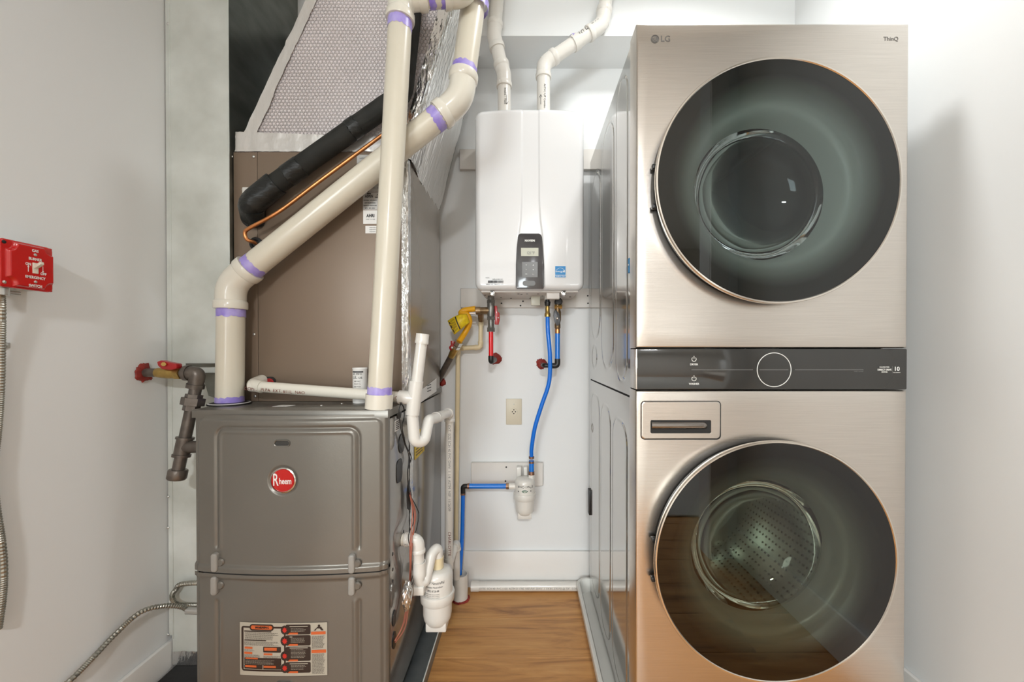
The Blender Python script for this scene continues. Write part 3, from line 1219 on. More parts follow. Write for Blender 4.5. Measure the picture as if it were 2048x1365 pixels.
# round badge
c = P(569, 960, FY - .02)
y = FYs(c.x) - .005 + .003
bm = NB()
lathe(bm, (c.x, y, c.z), (0, -1, 0), [(.0345, 0), (.0345, .003), (.032, .0045), (.0315, .002), (0, .0025)], 48)
bd = build('badge', bm, NICKEL, fu)
bm = NB()
lathe(bm, (c.x, y, c.z), (0, -1, 0), [(.0308, .001), (.0300, .0042), (0, .0048)], 48)
build('badge_face', bm, mat('badge_red', rgb(196, 24, 20), .25, .3, coat=.5), bd)
text('badge_lettering', 'R', .047, (c.x - .0185, y - .0052, c.z + .001), LABELW, bd, sx=.55, bold=.0004)
text('badge_lettering', 'heem', .023, (c.x + .0075, y - .0052, c.z - .002), LABELW, bd, sx=.66, bold=.0004)

# warning label on the lower door, drawn in strips that follow the bow
wl0, wl1 = P(481, 1349, FY - .02), P(656.5, 1242.5, FY - .02)
LW, LH = 1782, 1078      # label size in its own units


def lpt(cx_, cy_, lift):
    x = wl0.x + (cx_ - 104) / LW * (wl1.x - wl0.x)
    z = wl1.z - (cy_ - 124) / LH * (wl1.z - wl0.z)
    return Vector((x, fld(x, z).y - lift, z))


def lrect(bm, x0, y0_, x1, y1_, lift):
    nx = max(1, int(abs(x1 - x0) / 120))
    xs = [x0 + (x1 - x0) * i / nx for i in range(nx + 1)]
    top = [bm.verts.new(lpt(x, y0_, lift)) for x in xs]
    bot = [bm.verts.new(lpt(x, y1_, lift)) for x in xs]
    for i in range(nx):
        bm.faces.new((bot[i], bot[i + 1], top[i + 1], top[i]))


def lpoly(bm, pts, lift): bm.faces.new([bm.verts.new(lpt(x, y_, lift)) for x, y_ in pts])


def lrr(bm, x0, y0_, x1, y1_, r, lift):
    lrect(bm, x0 + r, y0_, x1 - r, y1_, lift)
    pL = rrect((x0 + x1) / 2, (y0_ + y1_) / 2, x1 - x0, y1_ - y0_, r, 5)
    for sgn in (-1, 1):
        pts = [(p[0], p[1]) for p in pL if (p[0] - (x0 + x1) / 2) * sgn > (x1 - x0) / 2 - r - 1]
        pts.sort(key=lambda p: math.atan2(p[1] - (y0_ + y1_) / 2, (p[0] - ((x0 + r) if sgn < 0 else (x1 - r))) * sgn))
        if len(pts) > 2: lpoly(bm, pts if sgn < 0 else pts, lift)


bm = NB()
lrect(bm, 104, 124, 1886, 1202, .0008)
wlb = build('warning_label', bm, LABELB, fu, smooth=0)
bm = NB()
L1 = .0012
for q in ((104, 124, 1886, 129), (104, 1197, 1886, 1202), (104, 124, 109, 1202), (1881, 124, 1886, 1202)): lrect(bm, *q, L1)
for q in ((145, 250, 190, 1050), (190, 205, 1010, 240), (190, 1075, 1010, 1110)): lrect(bm, *q, L1)
lpoly(bm, [(145, 250), (190, 250), (190, 205), (160, 215)], L1)
lpoly(bm, [(145, 1050), (165, 1095), (190, 1110), (190, 1050)], L1)
lrr(bm, 320, 160, 820, 292, 60, L1 + .0002)
for (a_, b_) in ((160, 362), (375, 585), (605, 893), (915, 1132)): lrr(bm, 1060, a_, 1555, b_, 30, L1)
for (a_, b_) in ((270, 80), (490, 85), (790, 85), (1035, 85)):
    lpoly(bm, [(1040 + b_ * math.cos(t_ * PI / 12), a_ + 1.15 * b_ * math.sin(t_ * PI / 12)) for t_ in range(24)], L1 + .0001)
lrect(bm, 1025, 240, 1060, 1100, L1)
lrr(bm, 205, 838, 968, 985, 15, L1)
lrr(bm, 205, 985, 585, 1065, 12, L1)
lrr(bm, 600, 985, 960, 1065, 12, L1)
lrr(bm, 600, 608, 962, 725, 15, L1)
lpoly(bm, [(1615, 290), (1690, 215), (1760, 215), (1810, 290), (1770, 292), (1730, 250), (1680, 250), (1650, 292)], L1)
lpoly(bm, [(1720 + 26 * math.cos(t_), 195 + 26 * math.sin(t_)) for t_ in lsp(0, 5.6, 9)], L1)
# fine print as short dashes
rnd = random.Random(3)


def dashes(x0, x1, y0_, y1_, step, h, lift):
    yy = y0_
    while yy < y1_:
        x = x0
        xe = x1 - rnd.random() * (x1 - x0) * .2
        while x < xe:
            wd = rnd.uniform(12, 44)
            lrect(bm, x, yy, min(x + wd, xe), yy + h, lift)
            x += wd + 8
        yy += step


lrect(bm, 205, 297, 770, 318, L1)
lrect(bm, 205, 480, 660, 498, L1)
dashes(225, 930, 335, 470, 19, 7, L1)
dashes(205, 940, 515, 600, 17, 6, L1)
dashes(1580, 1840, 400, 655, 17, 7, L1)
dashes(1585, 1840, 760, 1160, 17, 7, L1)
dashes(205, 570, 780, 830, 16, 6, L1)
dashes(605, 950, 795, 830, 16, 6, L1)
dashes(205, 420, 680, 712, 16, 6, L1)
build('label_print_dark', bm, BINK, wlb, smooth=0)['kind'] = 'stuff'
bm = NB()
L2 = .0017
lrr(bm, 350, 185, 790, 262, 34, L2)
for yy in (320, 548, 860, 1095): lpoly(bm, [(1140, yy), (1305, yy), (1305, yy + 38), (1100, yy + 38)], L2)
for q in ((1565, 308, 1850, 368), (1572, 676, 1858, 740), (215, 620, 380, 660), (205, 722, 375, 765), (612, 740, 790, 778), (625, 625, 880, 685),
          (230, 835, 490, 865), (225, 990, 460, 1030), (610, 990, 860, 1030)):
    lrect(bm, *q, L2)
build('label_print_orange', bm, ORANGEI, wlb, smooth=0)['kind'] = 'stuff'
bm = NB()
for (a_, b_) in ((270, 52), (490, 58), (790, 52), (1035, 55)):
    pts = []
    for t_ in range(16):
        rr = b_ * (1 if t_ % 2 == 0 else .62)
        pts.append((1040 + rr * math.cos(t_ * PI / 8), a_ + 1.15 * rr * math.sin(t_ * PI / 8)))
    lpoly(bm, pts, L2)
build('label_print_red', bm, REDI, wlb, smooth=0)['kind'] = 'stuff'
bm = NB()
for (yy) in (190, 398, 620, 938): lrect(bm, 1140, yy, 1500 if yy != 398 else 1195, yy + 16, L2)
dash_save = bm
for (a_, b_) in ((235, 300), (430, 520), (660, 840), (975, 1070)): dashes(1165, 1470, a_, b_, 26, 7, L2)
dashes(230, 900, 885, 975, 24, 6, L2)
build('label_print_light', bm, LABELB, wlb, smooth=0)['kind'] = 'stuff'
text('label_lettering', 'WARNING', .0078, lpt(585, 224, L2 + .0004), BINK, wlb, bold=.0003)

# side knockouts, labels and screws of the furnace right side
SX = FX1 - .003


def side_pt(px, py):
    Y = SX * FPX / (px - CX)
    p = P(px, py, Y)
    return Vector((SX, p.y, p.z))


for (px, py, ry, rz) in ((797, 824, .022, .022), (802, 887, .031, .030), (797, 942, .026, .034), (786, 1237, .016, .022), (786, 1281, .015, .024)):
    p = side_pt(px, py)
    bm = NB()
    sh = []
    for k in range(28):
        a = 2 * PI * k / 28
        ex = .5 if (px, py) == (797, 942) else 1
        sh.append((SX, p.y + ry * math.copysign(abs(math.cos(a)) ** ex, math.cos(a)), p.z + rz * math.copysign(abs(math.sin(a)) ** ex, math.sin(a))))
    prism(bm, sh, None, (.003, 0, 0))
    build('knockout', bm, BLACKP, fu)
for (px, py) in ((784, 1109), (784, 1140), (784, 1163), (806, 1064), (830, 1190)):
    p = side_pt(px, py)
    bm = NB()
    lathe(bm, p, (1, 0, 0), [(.005, -.001), (.0045, .0015), (0, .0018)], 12)
    build('screw_hole', bm, BLACKP, fu)
p = side_pt(794, 851)
bm = NB()
box(bm, (SX, p.y - .022, p.z - .016), (SX + .0008, p.y + .022, p.z + .016))
sl = build('side_label', bm, LABELW, fu, smooth=0)
for k in range(5):
    text('label_lettering', 'FORM 92-24161-75', .0042, (SX + .001, p.y, p.z + .011 - k * .0055), INK, sl, right=(0, 1, 0))
# small screws on the lid
for (px, py) in ((643, 812), (684, 808), (776, 811)):
    yy = (CAMZ - FZ1) * FPX / (py - 702)
    q = P(px, py, yy)
    screw('lid_screw', (q.x, q.y, FZ1), (0, 0, 1), .004, fu)
bm = NB()
q = P(570, 814.5, 1.17)
prism(bm, [(q.x - .028, 1.155, FZ1 + .0003), (q.x + .012, 1.155, FZ1 + .0003), (q.x + .022, 1.185, FZ1 + .0003), (q.x - .022, 1.185, FZ1 + .0003)], None, (0, 0, .0006))
build('lid_label', bm, LABELW, fu, smooth=0)

# galvanised pan under the furnace
pn = thing('furnace_drain_pan', 'shallow galvanized sheet metal pan under the grey furnace', 'pan', (-.63, 1.4, 0))
bm = NB()
px0, px1, py0, py1 = -.96, -.318, 1.04, 1.812
box(bm, (px0, py0, .0005), (px1, py1, .006))
box(bm, (px1 - .003, py0, .004), (px1, py1, .042))
box(bm, (px0, py0, .004), (px0 + .003, py1, .042))
box(bm, (px0 + .003, py0, .004), (px1 - .003, py0 + .003, .042))
box(bm, (px0 + .003, py1 - .003, .004), (px1 - .003, py1, .042))
build('pan_body', bm, GALVP, pn)
bm = NB()
cyl(bm, (px1 - .0015, py0, .042), (px1 - .0015, py1, .042), .0022, seg=8)
build('rolled_edge', bm, GALV, pn)
for (x, y) in ((FX0 + .05, FY + .06), (FX1 - .05, FY + .06), (FX0 + .05, FB - .06), (FX1 - .05, FB - .06)):
    bm = NB()
    box(bm, (x - .03, y - .03, .006), (x + .03, y + .03, FZ0 + .001), .002)
    build('support_pad', bm, RUBBER, pn)

# black block the duct stands on
bm = NB()
box(bm, (XL + .018, 1.16, 0), (-.965, 1.80, .086), .012, 3)
tag(build('rubber_block', bm, RUBBER), 'black rubber block on the floor under the galvanized duct', 'block')

# ================================================================== RETURN DUCT
DX0, DX1, DY, DB = XL + .003, -.926, 1.256, 1.800
du = thing('return_duct', 'tall pale galvanized sheet metal duct standing against the left wall', 'duct', (-1.03, 1.5, .087))
bm = NB()
box(bm, (DX0 + .013, DY, .087), (DX1, DY + .002, ZC - .001))
build('front_sheet', bm, GALV, du, smooth=0)
bm = NB()
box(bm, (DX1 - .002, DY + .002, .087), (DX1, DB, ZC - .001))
build('side_sheet', bm, GALVD, du, smooth=0)  # shadow on this side painted in: darker galvanized than the front sheet
bm = NB()
box(bm, (DX0, DY + .002, .18), (DX0 + .013, DB, ZC - .001))
box(bm, (DX0 + .013, DB - .002, .087), (DX1 - .003, DB, ZC - .001))
build('rear_sheet', bm, GALV, du, smooth=0)
bm = NB()
box(bm, (DX1 - .0035, DY - .0022, .10), (DX1 + .0015, DY + .0005, ZC - .001), .0008)
box(bm, (DX0 + .013, DY - .0018, .17), (DX0 + .017, DY + .0005, ZC - .001), .0008)
build('folded_seam', bm, GALV, du)
bm = NB()


def ftp(u, v):
    return Vector((u, DY - .001 - .0016 * random.random(), v + (.004 * random.random() if v > .11 else 0)))


b2 = hfield(lsp(DX0 + .014, DX1, 16), lsp(.087, .130, 7), ftp)
build('foil_tape', b2, FOIL, du, smooth=20)
bm.free()
for (px, py) in ((333, 48), (333, 994), (333, 1056), (333, 1270)):
    screw('duct_screw', P(px + 3, py, DY) + Vector((0, -.0005, 0)), (0, -1, 0), .0038, du)
# gas tap bracket beside the elbow
b_ = NB()
a, c = P(372, 727, DY - .004), P(432, 734, DY - .004)
box(b_, (a.x, DY - .006, c.z), (DX1 + .010, DY - .002, a.z), .001)
a, c = P(405, 746, DY - .004), P(434, 806, DY - .004)
prism(b_, [(a.x, DY - .006, a.z), (DX1 + .008, DY - .006, a.z), (DX1 + .008, DY - .006, c.z), (a.x + .020, DY - .006, c.z + .022)], None, (0, .003, 0))
build('sheet_bracket', b_, GALVD, du, smooth=0)

# ================================================================== COIL CASE
CX0, CX1, CYF, CB = -.924, -.374, 1.272, 1.752
CZ0, CZ1 = FZ1 + .001, CAMZ + .630
co = thing('evaporator_coil_case', 'brown tan sheet metal coil case on top of the furnace', 'coil case', (-.65, 1.5, CZ0))
xs_ = P(516, 600, CYF).x
bm = NB()
box(bm, (CX0, CYF + .003, CZ0), (CX1, CB, CZ1))
build('case_body', bm, COILS, co, smooth=0)
bm = NB()
box(bm, (CX0, CYF, CZ0), (xs_ - .0009, CYF + .0028, CZ1), .0008)
build('side_strip', bm, COIL, co)
bm = NB()
box(bm, (xs_ + .0009, CYF - .001, CZ0), (CX1 + .001, CYF + .0028, CZ1), .001)
build('access_panel', bm, COIL, co)
for (px, py) in ((464, 314), (508, 314), (509, 669), (487, 380), (804, 610), (511, 793)):
    screw('case_screw', P(px, py, CYF) + Vector((0, -.0012, 0)), (0, -1, 0), .0042, co)
# knockouts with red plugs
for (px, py, rx, rz) in ((486, 697, .007, .030), (530, 766, .036, .019)):
    p = P(px, py, CYF)
    bm = NB()
    prism(bm, [(x, CYF - .0035, z) for x, z in rrect(p.x, p.z, 2 * rx, 2 * rz, min(rx, rz) * .8)], None, (0, .003, 0))
    kk = build('port_plate', bm, BLACKP, co)
    bm = NB()
    q = (p.x + (rx * .45 if rx > rz else 0), CYF - .0036, p.z - (0 if rx > rz else -.012))
    lathe(bm, q, (0, -1, 0), [(min(rx, rz) * .75, 0), (min(rx, rz) * .7, .002), (min(rx, rz) * .2, .003), (0, .001)], 16)
    if rz > rx: lathe(bm, (p.x, CYF - .0036, p.z - .014), (0, -1, 0), [(rx * .8, 0), (rx * .7, .002), (0, .002)], 12)
    build('red_plug', bm, REDH, kk)
# labels on the coil case
def clabel(x0, y0_, x1, y1_, m):
    a, b = P(x0, y1_, CYF - .001), P(x1, y0_, CYF - .001)
    bm = NB()
    box(bm, (a.x, CYF - .0018, a.z), (b.x, CYF - .0008, b.z))
    return build('case_label', bm, m, co, smooth=0), a, b


l1, a, b = clabel(714, 310, 748, 345, LABELG)
text('label_lettering', 'REFRIGERANT', .006, P(731, 317, CYF - .0022), INKG, l1)
for k in range(4): text('label_lettering', 'factory charged with dry air', .0035, P(731, 323 + k * 4, CYF - .0022), INKG, l1, sx=.8)
l2, a, b = clabel(726, 385, 764, 420, LABELG)
text('label_lettering', 'ASPEN', .0115, P(738, 393, CYF - .0022), INK, l2, bold=.0003, sx=.75)
bm = NB()
q = P(738, 388.5, CYF - .0023)
prism(bm, [(q.x - .008, q.y, q.z), (q.x + .008, q.y, q.z), (q.x + .003, q.y, q.z + .004), (q.x, q.y, q.z + .002), (q.x - .003, q.y, q.z + .005)], None, (0, .0004, 0))
build('label_mark', bm, INK, l2, smooth=0)
text('label_lettering', 'ALL', .007, P(757, 390, CYF - .0022), INK, l2)
text('label_lettering', 'EVAPORATOR', .005, P(757, 395, CYF - .0022), INK, l2, sx=.7)
for k, s_ in enumerate(('MODEL  ACL49A4', 'AE17A24418S/A', 'DESIGN PRESSURE', 'S/N   361-3351')):
    text('label_lettering', s_, .0052, P(740, 401 + k * 5.2, CYF - .0022), INK, l2)
l3, a, b = clabel(726.5, 421, 758, 448, LABELW)
text('label_lettering', 'AHRI', .0140, P(741, 432, CYF - .0022), INK, l3, bold=.0005, sx=.8)
text('label_lettering', 'C E R T I F I E D', .0042, P(741, 439, CYF - .0022), INK, l3)
l4, a, b = clabel(731, 452, 758, 467, LABELW)
for k in range(3): text('label_lettering', 'inspected unit', .0045, P(747, 455.5 + k * 4, CYF - .0022), INKG, l4)
l5, a, b = clabel(738, 358, 766, 384, LABELG)
for k in range(3): text('label_lettering', 'www. . . com', .0042, P(752, 364 + k * 6, CYF - .0022), INKG, l5)
# foil tape down the right edge, running on over the furnace side
def tapef(zz0, zz1, Y0, name, par, xx, n=60):
    def f(u, v):
        j = (random.random() - .5) * .0030
        if u < .5: return Vector((xx - .018 * (0.5 - u) * 2, Y0 - .0022 + j * .5, v))
        return Vector((xx + .0022 + j * .6, Y0 + .030 * (u - .5) * 2, v))
    return build(name, hfield(lsp(0, 1, 9), lsp(zz0, zz1, n), f), FOIL, par, smooth=25)


tapef(CZ0, CZ1 - .015, CYF, 'edge_foil_tape', co, CX1 + .001)
# white label low on the coil side
def csp(px, py):
    Y = CX1 * FPX / (px - CX)
    q = P(px, py, Y)
    return Vector((CX1 + .0012, q.y, q.z))


bm = NB()
qs = [csp(836, 785), csp(871, 757), csp(871, 800), csp(836, 800)]
prism(bm, [csp(840, 782), csp(872, 757), csp(872, 783), csp(840, 806)], None, (.0006, 0, 0))
sl = build('side_sticker', bm, LABELW, co, smooth=0)
for k in range(3):
    text('label_lettering', 'CAUTION  ATTENTION', .006, csp(857, 777) + Vector((.0014, 0, .012 - .011 * k)), INKG, sl, right=(0, 1, 0))

# ================================================================== PLENUM
ple = thing('insulated_plenum', 'slanted air plenum wrapped in silver bubble foil above the coil case', 'plenum', (-.65, 1.5, CZ1))
PZ1 = 2.715
bl, br_ = CX0 + .012, CX1 + .001
def lerp(a, b, t): return a + (b - a) * t
q0, q1 = P(470, 305, CYF), P(612, 0, CYF)
def plx(z): return q0.x + (q1.x - q0.x) * (z - q0.z) / (q1.z - q0.z)
r0, r1 = P(815, 306, CYF), P(905, 0, CYF)
def prx(z): return r0.x + (r1.x - r0.x) * max(0, (z - r0.z)) / (r1.z - r0.z)
z0 = CZ1 + .001
tf = [lerp(z0, PZ1, k / 40) for k in range(41)]
bm = hfield(lsp(0, 1, 30), tf, lambda u, z: Vector((lerp(plx(z) + .001, prx(z), u), CYF + .004 + .0012 * math.sin(u * 9) * math.sin(z * 11), z)))
build('front_insulation', bm, BUBBLE, ple, smooth=60)
# side, from the front right edge to the back corner
b0, b1 = P(874, 440, CB), P(988, 0, CB)
def bkx(z): return b0.x + (b1.x - b0.x) * (z - b0.z) / (b1.z - b0.z)


def fside(u, v):
    zf = lerp(z0 - .012, PZ1, v)
    zb = lerp(b0.z, PZ1, v)
    x = lerp(prx(zf) + .0045, bkx(zb), u)
    z = lerp(zf, zb, u)
    jit = .0014 * math.sin(u * 40 + 9 * math.sin(v * 7)) + .0016 * (random.random() - .5)
    return Vector((x + jit, lerp(CYF + .004, CB, u), z))


bm = hfield(lsp(0, 1, 60), lsp(0, 1, 90), fside)
build('side_insulation', bm, FOILW, ple, smooth=70)
# folded tape: left edge, bottom edge, right edge
bm = hfield(lsp(0, 1, 8), lsp(z0, PZ1, 70),
            lambda u, z: Vector((plx(z) - .002 + .003 * random.random() * (u in (0, 1)) + u * .036 * (1.15 if z < 1.9 else 1), CYF - .0005 - .0016 * random.random(), z)))
build('edge_tape', bm, FOILT, ple, smooth=30)
bm = hfield(lsp(0, 1, 70), lsp(0, 1, 9),
            lambda u, v: Vector((lerp(plx(z0) + .002, prx(z0) + .002, u), CYF - .0012 - .0022 * random.random() - .001 * math.sin(u * 60), z0 + v * (.062 - .018 * u))))
build('bottom_tape', bm, FOILT, ple, smooth=30)


def rtape(u, v):
    z = lerp(z0 - .02, PZ1, v)
    j = .0035 * (random.random() - .5)
    if u < .5:
        return Vector((prx(z) - (.5 - u) * 2 * (.030 + .012 * v), CYF - .001 + j, z))
    t_ = (u - .5) * 2
    return Vector((prx(z) + .0075 + j * .6 + t_ * (bkx(z) - prx(z)) * .25, CYF + .003 + t_ * .115, z))


build('corner_tape', hfield(lsp(0, 1, 16), lsp(0, 1, 110), rtape), FOIL, ple, smooth=30)
# back and left closing sheets
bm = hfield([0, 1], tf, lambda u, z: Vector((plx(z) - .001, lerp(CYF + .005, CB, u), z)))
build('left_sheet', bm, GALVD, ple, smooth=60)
bm = NB()
for k in range(1):
    a = [bm.verts.new(p) for p in ((plx(z0), CB, z0), (b0.x, CB, b0.z), (bkx(PZ1), CB, PZ1), (plx(PZ1), CB, PZ1))]
    bm.faces.new(a)
build('back_sheet', bm, GALVD, ple, smooth=0)
bm = NB()
p = P(607, -8, CYF + .03)
lathe(bm, p, (0, 0, 1), [(0, 0), (.014, .001), (.016, .01), (.016, .06), (0, .062)], 20)
bm.free()

# ================================================================== WATER HEATER
HX0, HX1, HYF, HYB = P(949, 400, 1.565).x, P(1169.5, 400, 1.565).x, 1.565, 1.805
HZ0, HZ1 = P(1050, 580, 1.565).z, P(1050, 217, 1.565).z
he = thing('water_heater', 'white wall-hung tankless water heater with a dark control panel', 'water heater', ((HX0 + HX1) / 2, 1.68, HZ0))
HR = .022
RC = .030


def clampr(x, z, x0, z0_, x1, z1_, r):
    s = sdrr(x, z, x0, z0_, x1, z1_, r)
    it = 0
    while s > 1e-5 and it < 20:
        e_ = 1e-4
        gx = (sdrr(x + e_, z, x0, z0_, x1, z1_, r) - s) / e_
        gz = (sdrr(x, z + e_, x0, z0_, x1, z1_, r) - s) / e_
        x -= gx * s
        z -= gz * s
        s = sdrr(x, z, x0, z0_, x1, z1_, r)
        it += 1
    return x, z, s


gl = [(217, 1044, 1078), (400, 1043.5, 1078.5), (440, 1042, 1081), (470, 1038, 1085), (580, 1032, 1090)]


def ridge_x(z):
    pts = [(P(0, py, HYF).z, P(a, py, HYF).x, P(b, py, HYF).x) for py, a, b in gl]
    for (za, la, ra), (zb, lb, rb) in zip(pts, pts[1:]):
        if z >= zb:
            t_ = (za - z) / (za - zb)
            return lerp(la, lb, max(0, t_)), lerp(ra, rb, max(0, t_))
    return pts[-1][1:]


RZ = {}


def fh(x, z):
    # top edge slightly arched
    zz = z
    x, z, s = clampr(x, z, HX0, HZ0, HX1, HZ1, RC)
    d = max(0.0, min(HR, -s))
    y = HYF + HR - math.sqrt(max(0, HR * HR - (HR - d) ** 2))
    cxn = (x - (HX0 + HX1) / 2) / ((HX1 - HX0) / 2)
    y += .010 * cxn * cxn
    key = round(zz, 5)
    if key not in RZ: RZ[key] = ridge_x(zz)
    l, r_ = RZ[key]
    y += .0035 * sstep(l - .003, l + .003, x) * sstep(r_ + .003, r_ - .003, x)
    z += .006 * (1 - cxn * cxn) * sstep(HZ1 - .12, HZ1, z)
    return Vector((x, y, z))


def dense(a, b, n, e_=.03, ne=12):
    return lsp(a, a + e_, ne)[:-1] + lsp(a + e_, b - e_, n) + lsp(b - e_, b, ne)[1:]


bm = hfield(dense(HX0, HX1, 150), dense(HZ0, HZ1, 90), fh)
hc = build('front_cover', bm, NAVW, he, smooth=60)
bm = NB()
lp = rrect((HX0 + HX1) / 2, (HZ0 + HZ1) / 2, HX1 - HX0, HZ1 - HZ0, RC, 8)
A = [bm.verts.new((x, HYF + HR + .009, z)) for x, z in lp]
B = [bm.verts.new((x, HYB, z)) for x, z in lp]
for k in range(len(A)): bm.faces.new((A[k], B[k], B[(k + 1) % len(A)], A[(k + 1) % len(A)]))
bm.faces.new(B)
build('case_wrap', bm, NAVW, he, smooth=50)
# underside plate, set a bit inside
bm = NB()
ua, ub = HX0 + .022, HX1 - .022
box(bm, (ua, HYF + .03, HZ0 - .006), (ub, HYB, HZ0 + .012), .003)
build('underside_plate', bm, NAVU, he)
# dark control panel
pts = [(1035.5, 474), (1037, 469.5), (1041, 467), (1078, 467), (1082, 469.5), (1084, 474), (1086, 495), (1088.3, 530), (1088.3, 574), (1086, 578), (1034, 578), (1031.5, 574),
       (1031.7, 530), (1033.3, 495)]
yp = HYF - .003
bm = NB()
prism(bm, [P(x, y_, yp) for x, y_ in pts], None, (0, .012, 0))
bmesh.ops.bevel(bm, geom=[e_ for e_ in bm.edges if all(abs(v.co.y - yp) < 1e-5 for v in e_.verts)], offset=.0018, segments=2, profile=.5, affect='EDGES')
hp = build('control_panel', bm, NAVB, he)
yq = yp - .0006
text('panel_lettering', 'NAVIEN', .0112, P(1059.7, 481.7, yq), WHITEI, hp, bold=.0004, sx=1.0)


def prect(x0, y0_, x1, y1_, y, d=.001):
    a_, b_ = P(x0, y1_, y), P(x1, y0_, y)
    bm_ = NB()
    box(bm_, (a_.x, y, a_.z), (b_.x, y + d, b_.z), .0004, 1)
    return bm_


build('lcd_screen', prect(1042, 496, 1077, 512.5, yq), LCD, hp)
text('screen_digits', '121°F', .0155, P(1061, 506.5, yq - .0005), INKG, hp, sx=.9)
build('button_pad', prect(1044, 524, 1075.5, 555, yq, .002), NAVK, hp)
for (s_, px, py) in (('M', 1052.5, 530.5), ('OK', 1052.5, 548.5)):
    text('button_symbol', s_, .0058, P(px, py, yq - .0004), WHITEI, hp)
bm = NB()
c = P(1052.5, 539.5, yq - .0006)
tube(bm, [c + Vector((-.003, 0, .0015)), c + Vector((.001, 0, .0015)), c + Vector((.003, 0, 0)), c + Vector((.001, 0, -.002)), c + Vector((-.002, 0, -.002))], .0005, 6)
build('button_symbol', bm, WHITEI, hp)
for (py, sg) in ((530.5, 1), (539.8, -1)):
    c = P(1066.5, py, yq - .0006)
    bm = NB()
    prism(bm, [c + Vector((-.0026, 0, -.002 * sg)), c + Vector((.0026, 0, -.002 * sg)), c + Vector((0, 0, .0026 * sg))], None, (0, .0004, 0))
    build('button_symbol', bm, WHITEI, hp, smooth=0)
bm = NB()
c = P(1066.5, 549, yq - .0006)
tube(bm, [c + Vector((math.sin(a_) * .0024, 0, math.cos(a_) * .0024)) for a_ in lsp(.6, 5.7, 14)], .0004, 6)
build('button_symbol', bm, WHITEI, hp)
bm = NB()
c = P(1058, 567, yq)
bmv = rrect(c.x, c.z, .050, .019, .009, 6)
prism(bm, [(x, yq - .0010, z) for x, z in bmv], None, (0, .003, 0))
build('panel_knob_cover', bm, NAVK, hp)
# energy sticker and serial sticker
es = build('energy_sticker', prect(1109.5, 532, 1132, 556, HYF + .0008, .0018), WHITEI, he)
e2 = build('sticker_face', prect(1110.3, 532.8, 1131.2, 550, HYF + .0004, .0006), BLUEI, es)
build('sticker_foot', prect(1110.3, 551, 1131.2, 555.2, HYF + .0004, .0006), BLUEI, es)
bm = NB()
c = P(1120.7, 547, HYF + .0002)
tube(bm, [c + Vector((math.cos(a_) * .0185, 0, math.sin(a_) * .0185 + .002)) for a_ in lsp(math.radians(18), math.radians(162), 14)], .0006, 6)
build('sticker_arc', bm, WHITEI, es)
text('sticker_lettering', 'energy', .0115, P(1118.5, 543, HYF + .0002), WHITEI, es, sx=.9)
bm = NB()
c = P(1128, 543, HYF + .0002)
prism(bm, [c + Vector((math.sin(q * PI / 5) * (.0062 if q % 2 == 0 else .0026), 0, math.cos(q * PI / 5) * (.0062 if q % 2 == 0 else .0026))) for q in range(10)], None,
      (0, .0003, 0))
build('sticker_star', bm, WHITEI, es, smooth=0)
text('sticker_lettering', 'ENERGY STAR', .0054, P(1120.7, 553.1, HYF + .0001), WHITEI, es)
bm = NB()
x = 976
rr = random.Random(5)
while x < 1007:
    wd = rr.choice((.5, .8, 1.2))
    a_, b_ = P(x, 566, HYF + .002), P(x + wd, 561.5, HYF + .002)
    box(bm, (a_.x, HYF + .0010, a_.z), (b_.x, HYF + .006, b_.z))
    x += wd + rr.choice((.5, .8))
o = build('barcode', bm, INK, he, smooth=0)
o['kind'] = 'stuff'
text('serial_lettering', 'NPE-210S2 NG', .0065, P(995, 559, HYF + .0026), INK, he)
text('serial_lettering', 'MODEL', .0048, P(975, 556, HYF + .0030), INKG, he)
text('serial_lettering', 'SERIAL NO  7386A2321479017', .0058, P(991, 569, HYF + .0026), INK, he)
# clamps, junction box, drain plug and small slots of the underside
for px in (985, 1127):
    c = P(px, 586, HYF + .035)
    bm = NB()
    box(bm, (c.x - .010, c.y - .005, c.z - .010), (c.x + .010, c.y + .003, c.z + .012), .002)
    lathe(bm, c + Vector((0, -.004, -.006)), (0, -1, 0), [(.009, 0), (.009, .006), (.006, .010), (0, .011)], 14)
    build('latch_clamp', bm, NICKEL, he)
c = P(1106, 589, HYF + .045)
bm = NB()
box(bm, (c.x - .026, c.y - .006, c.z - .019), (c.x + .026, c.y + .022, HZ0 + .001), .002)
build('junction_box', bm, NAVU, he)
bm = NB()
for (px, py) in ((1037, 585), (1043, 586), (1054, 585), (1076, 585), (1071, 596), (1061, 596), (1022, 596), (1002, 594), (970, 588), (1085, 590), (1140, 592)):
    q = P(px, py, HYF)
    yy = HYF + .03 + (py - 582) / 16 * .20
    q = P(px, py, yy)
    box(bm, (q.x - .004, yy - .002, HZ0 - .0075), (q.x + .004, yy + .002, HZ0 - .005))
o = build('vent_slots', bm, HOLE, he, smooth=0)
o['kind'] = 'stuff'
c = P(1071, 604, 1.72)
bm = NB()
box(bm, (c.x - .020, c.y - .016, c.z - .016), (c.x + .020, c.y + .016, HZ0 - .005), .004)
build('drain_plug', bm, mat('filter_plug', rgb(206, 204, 190), .35), he)

# painted mounting boards behind the heater
def boardf(name_label, x0, y0_, x1, y1_, hg=None):
    a_, b_ = P(x0, y1_, YB - .019), P(x1, y0_, YB - .019)
    bm_ = NB()
    box(bm_, (a_.x, YB - .019, a_.z), (b_.x, YB - .0005, b_.z), .002, 1)
    return tag(build('mounting_board', bm_, BOARD), name_label, 'board')


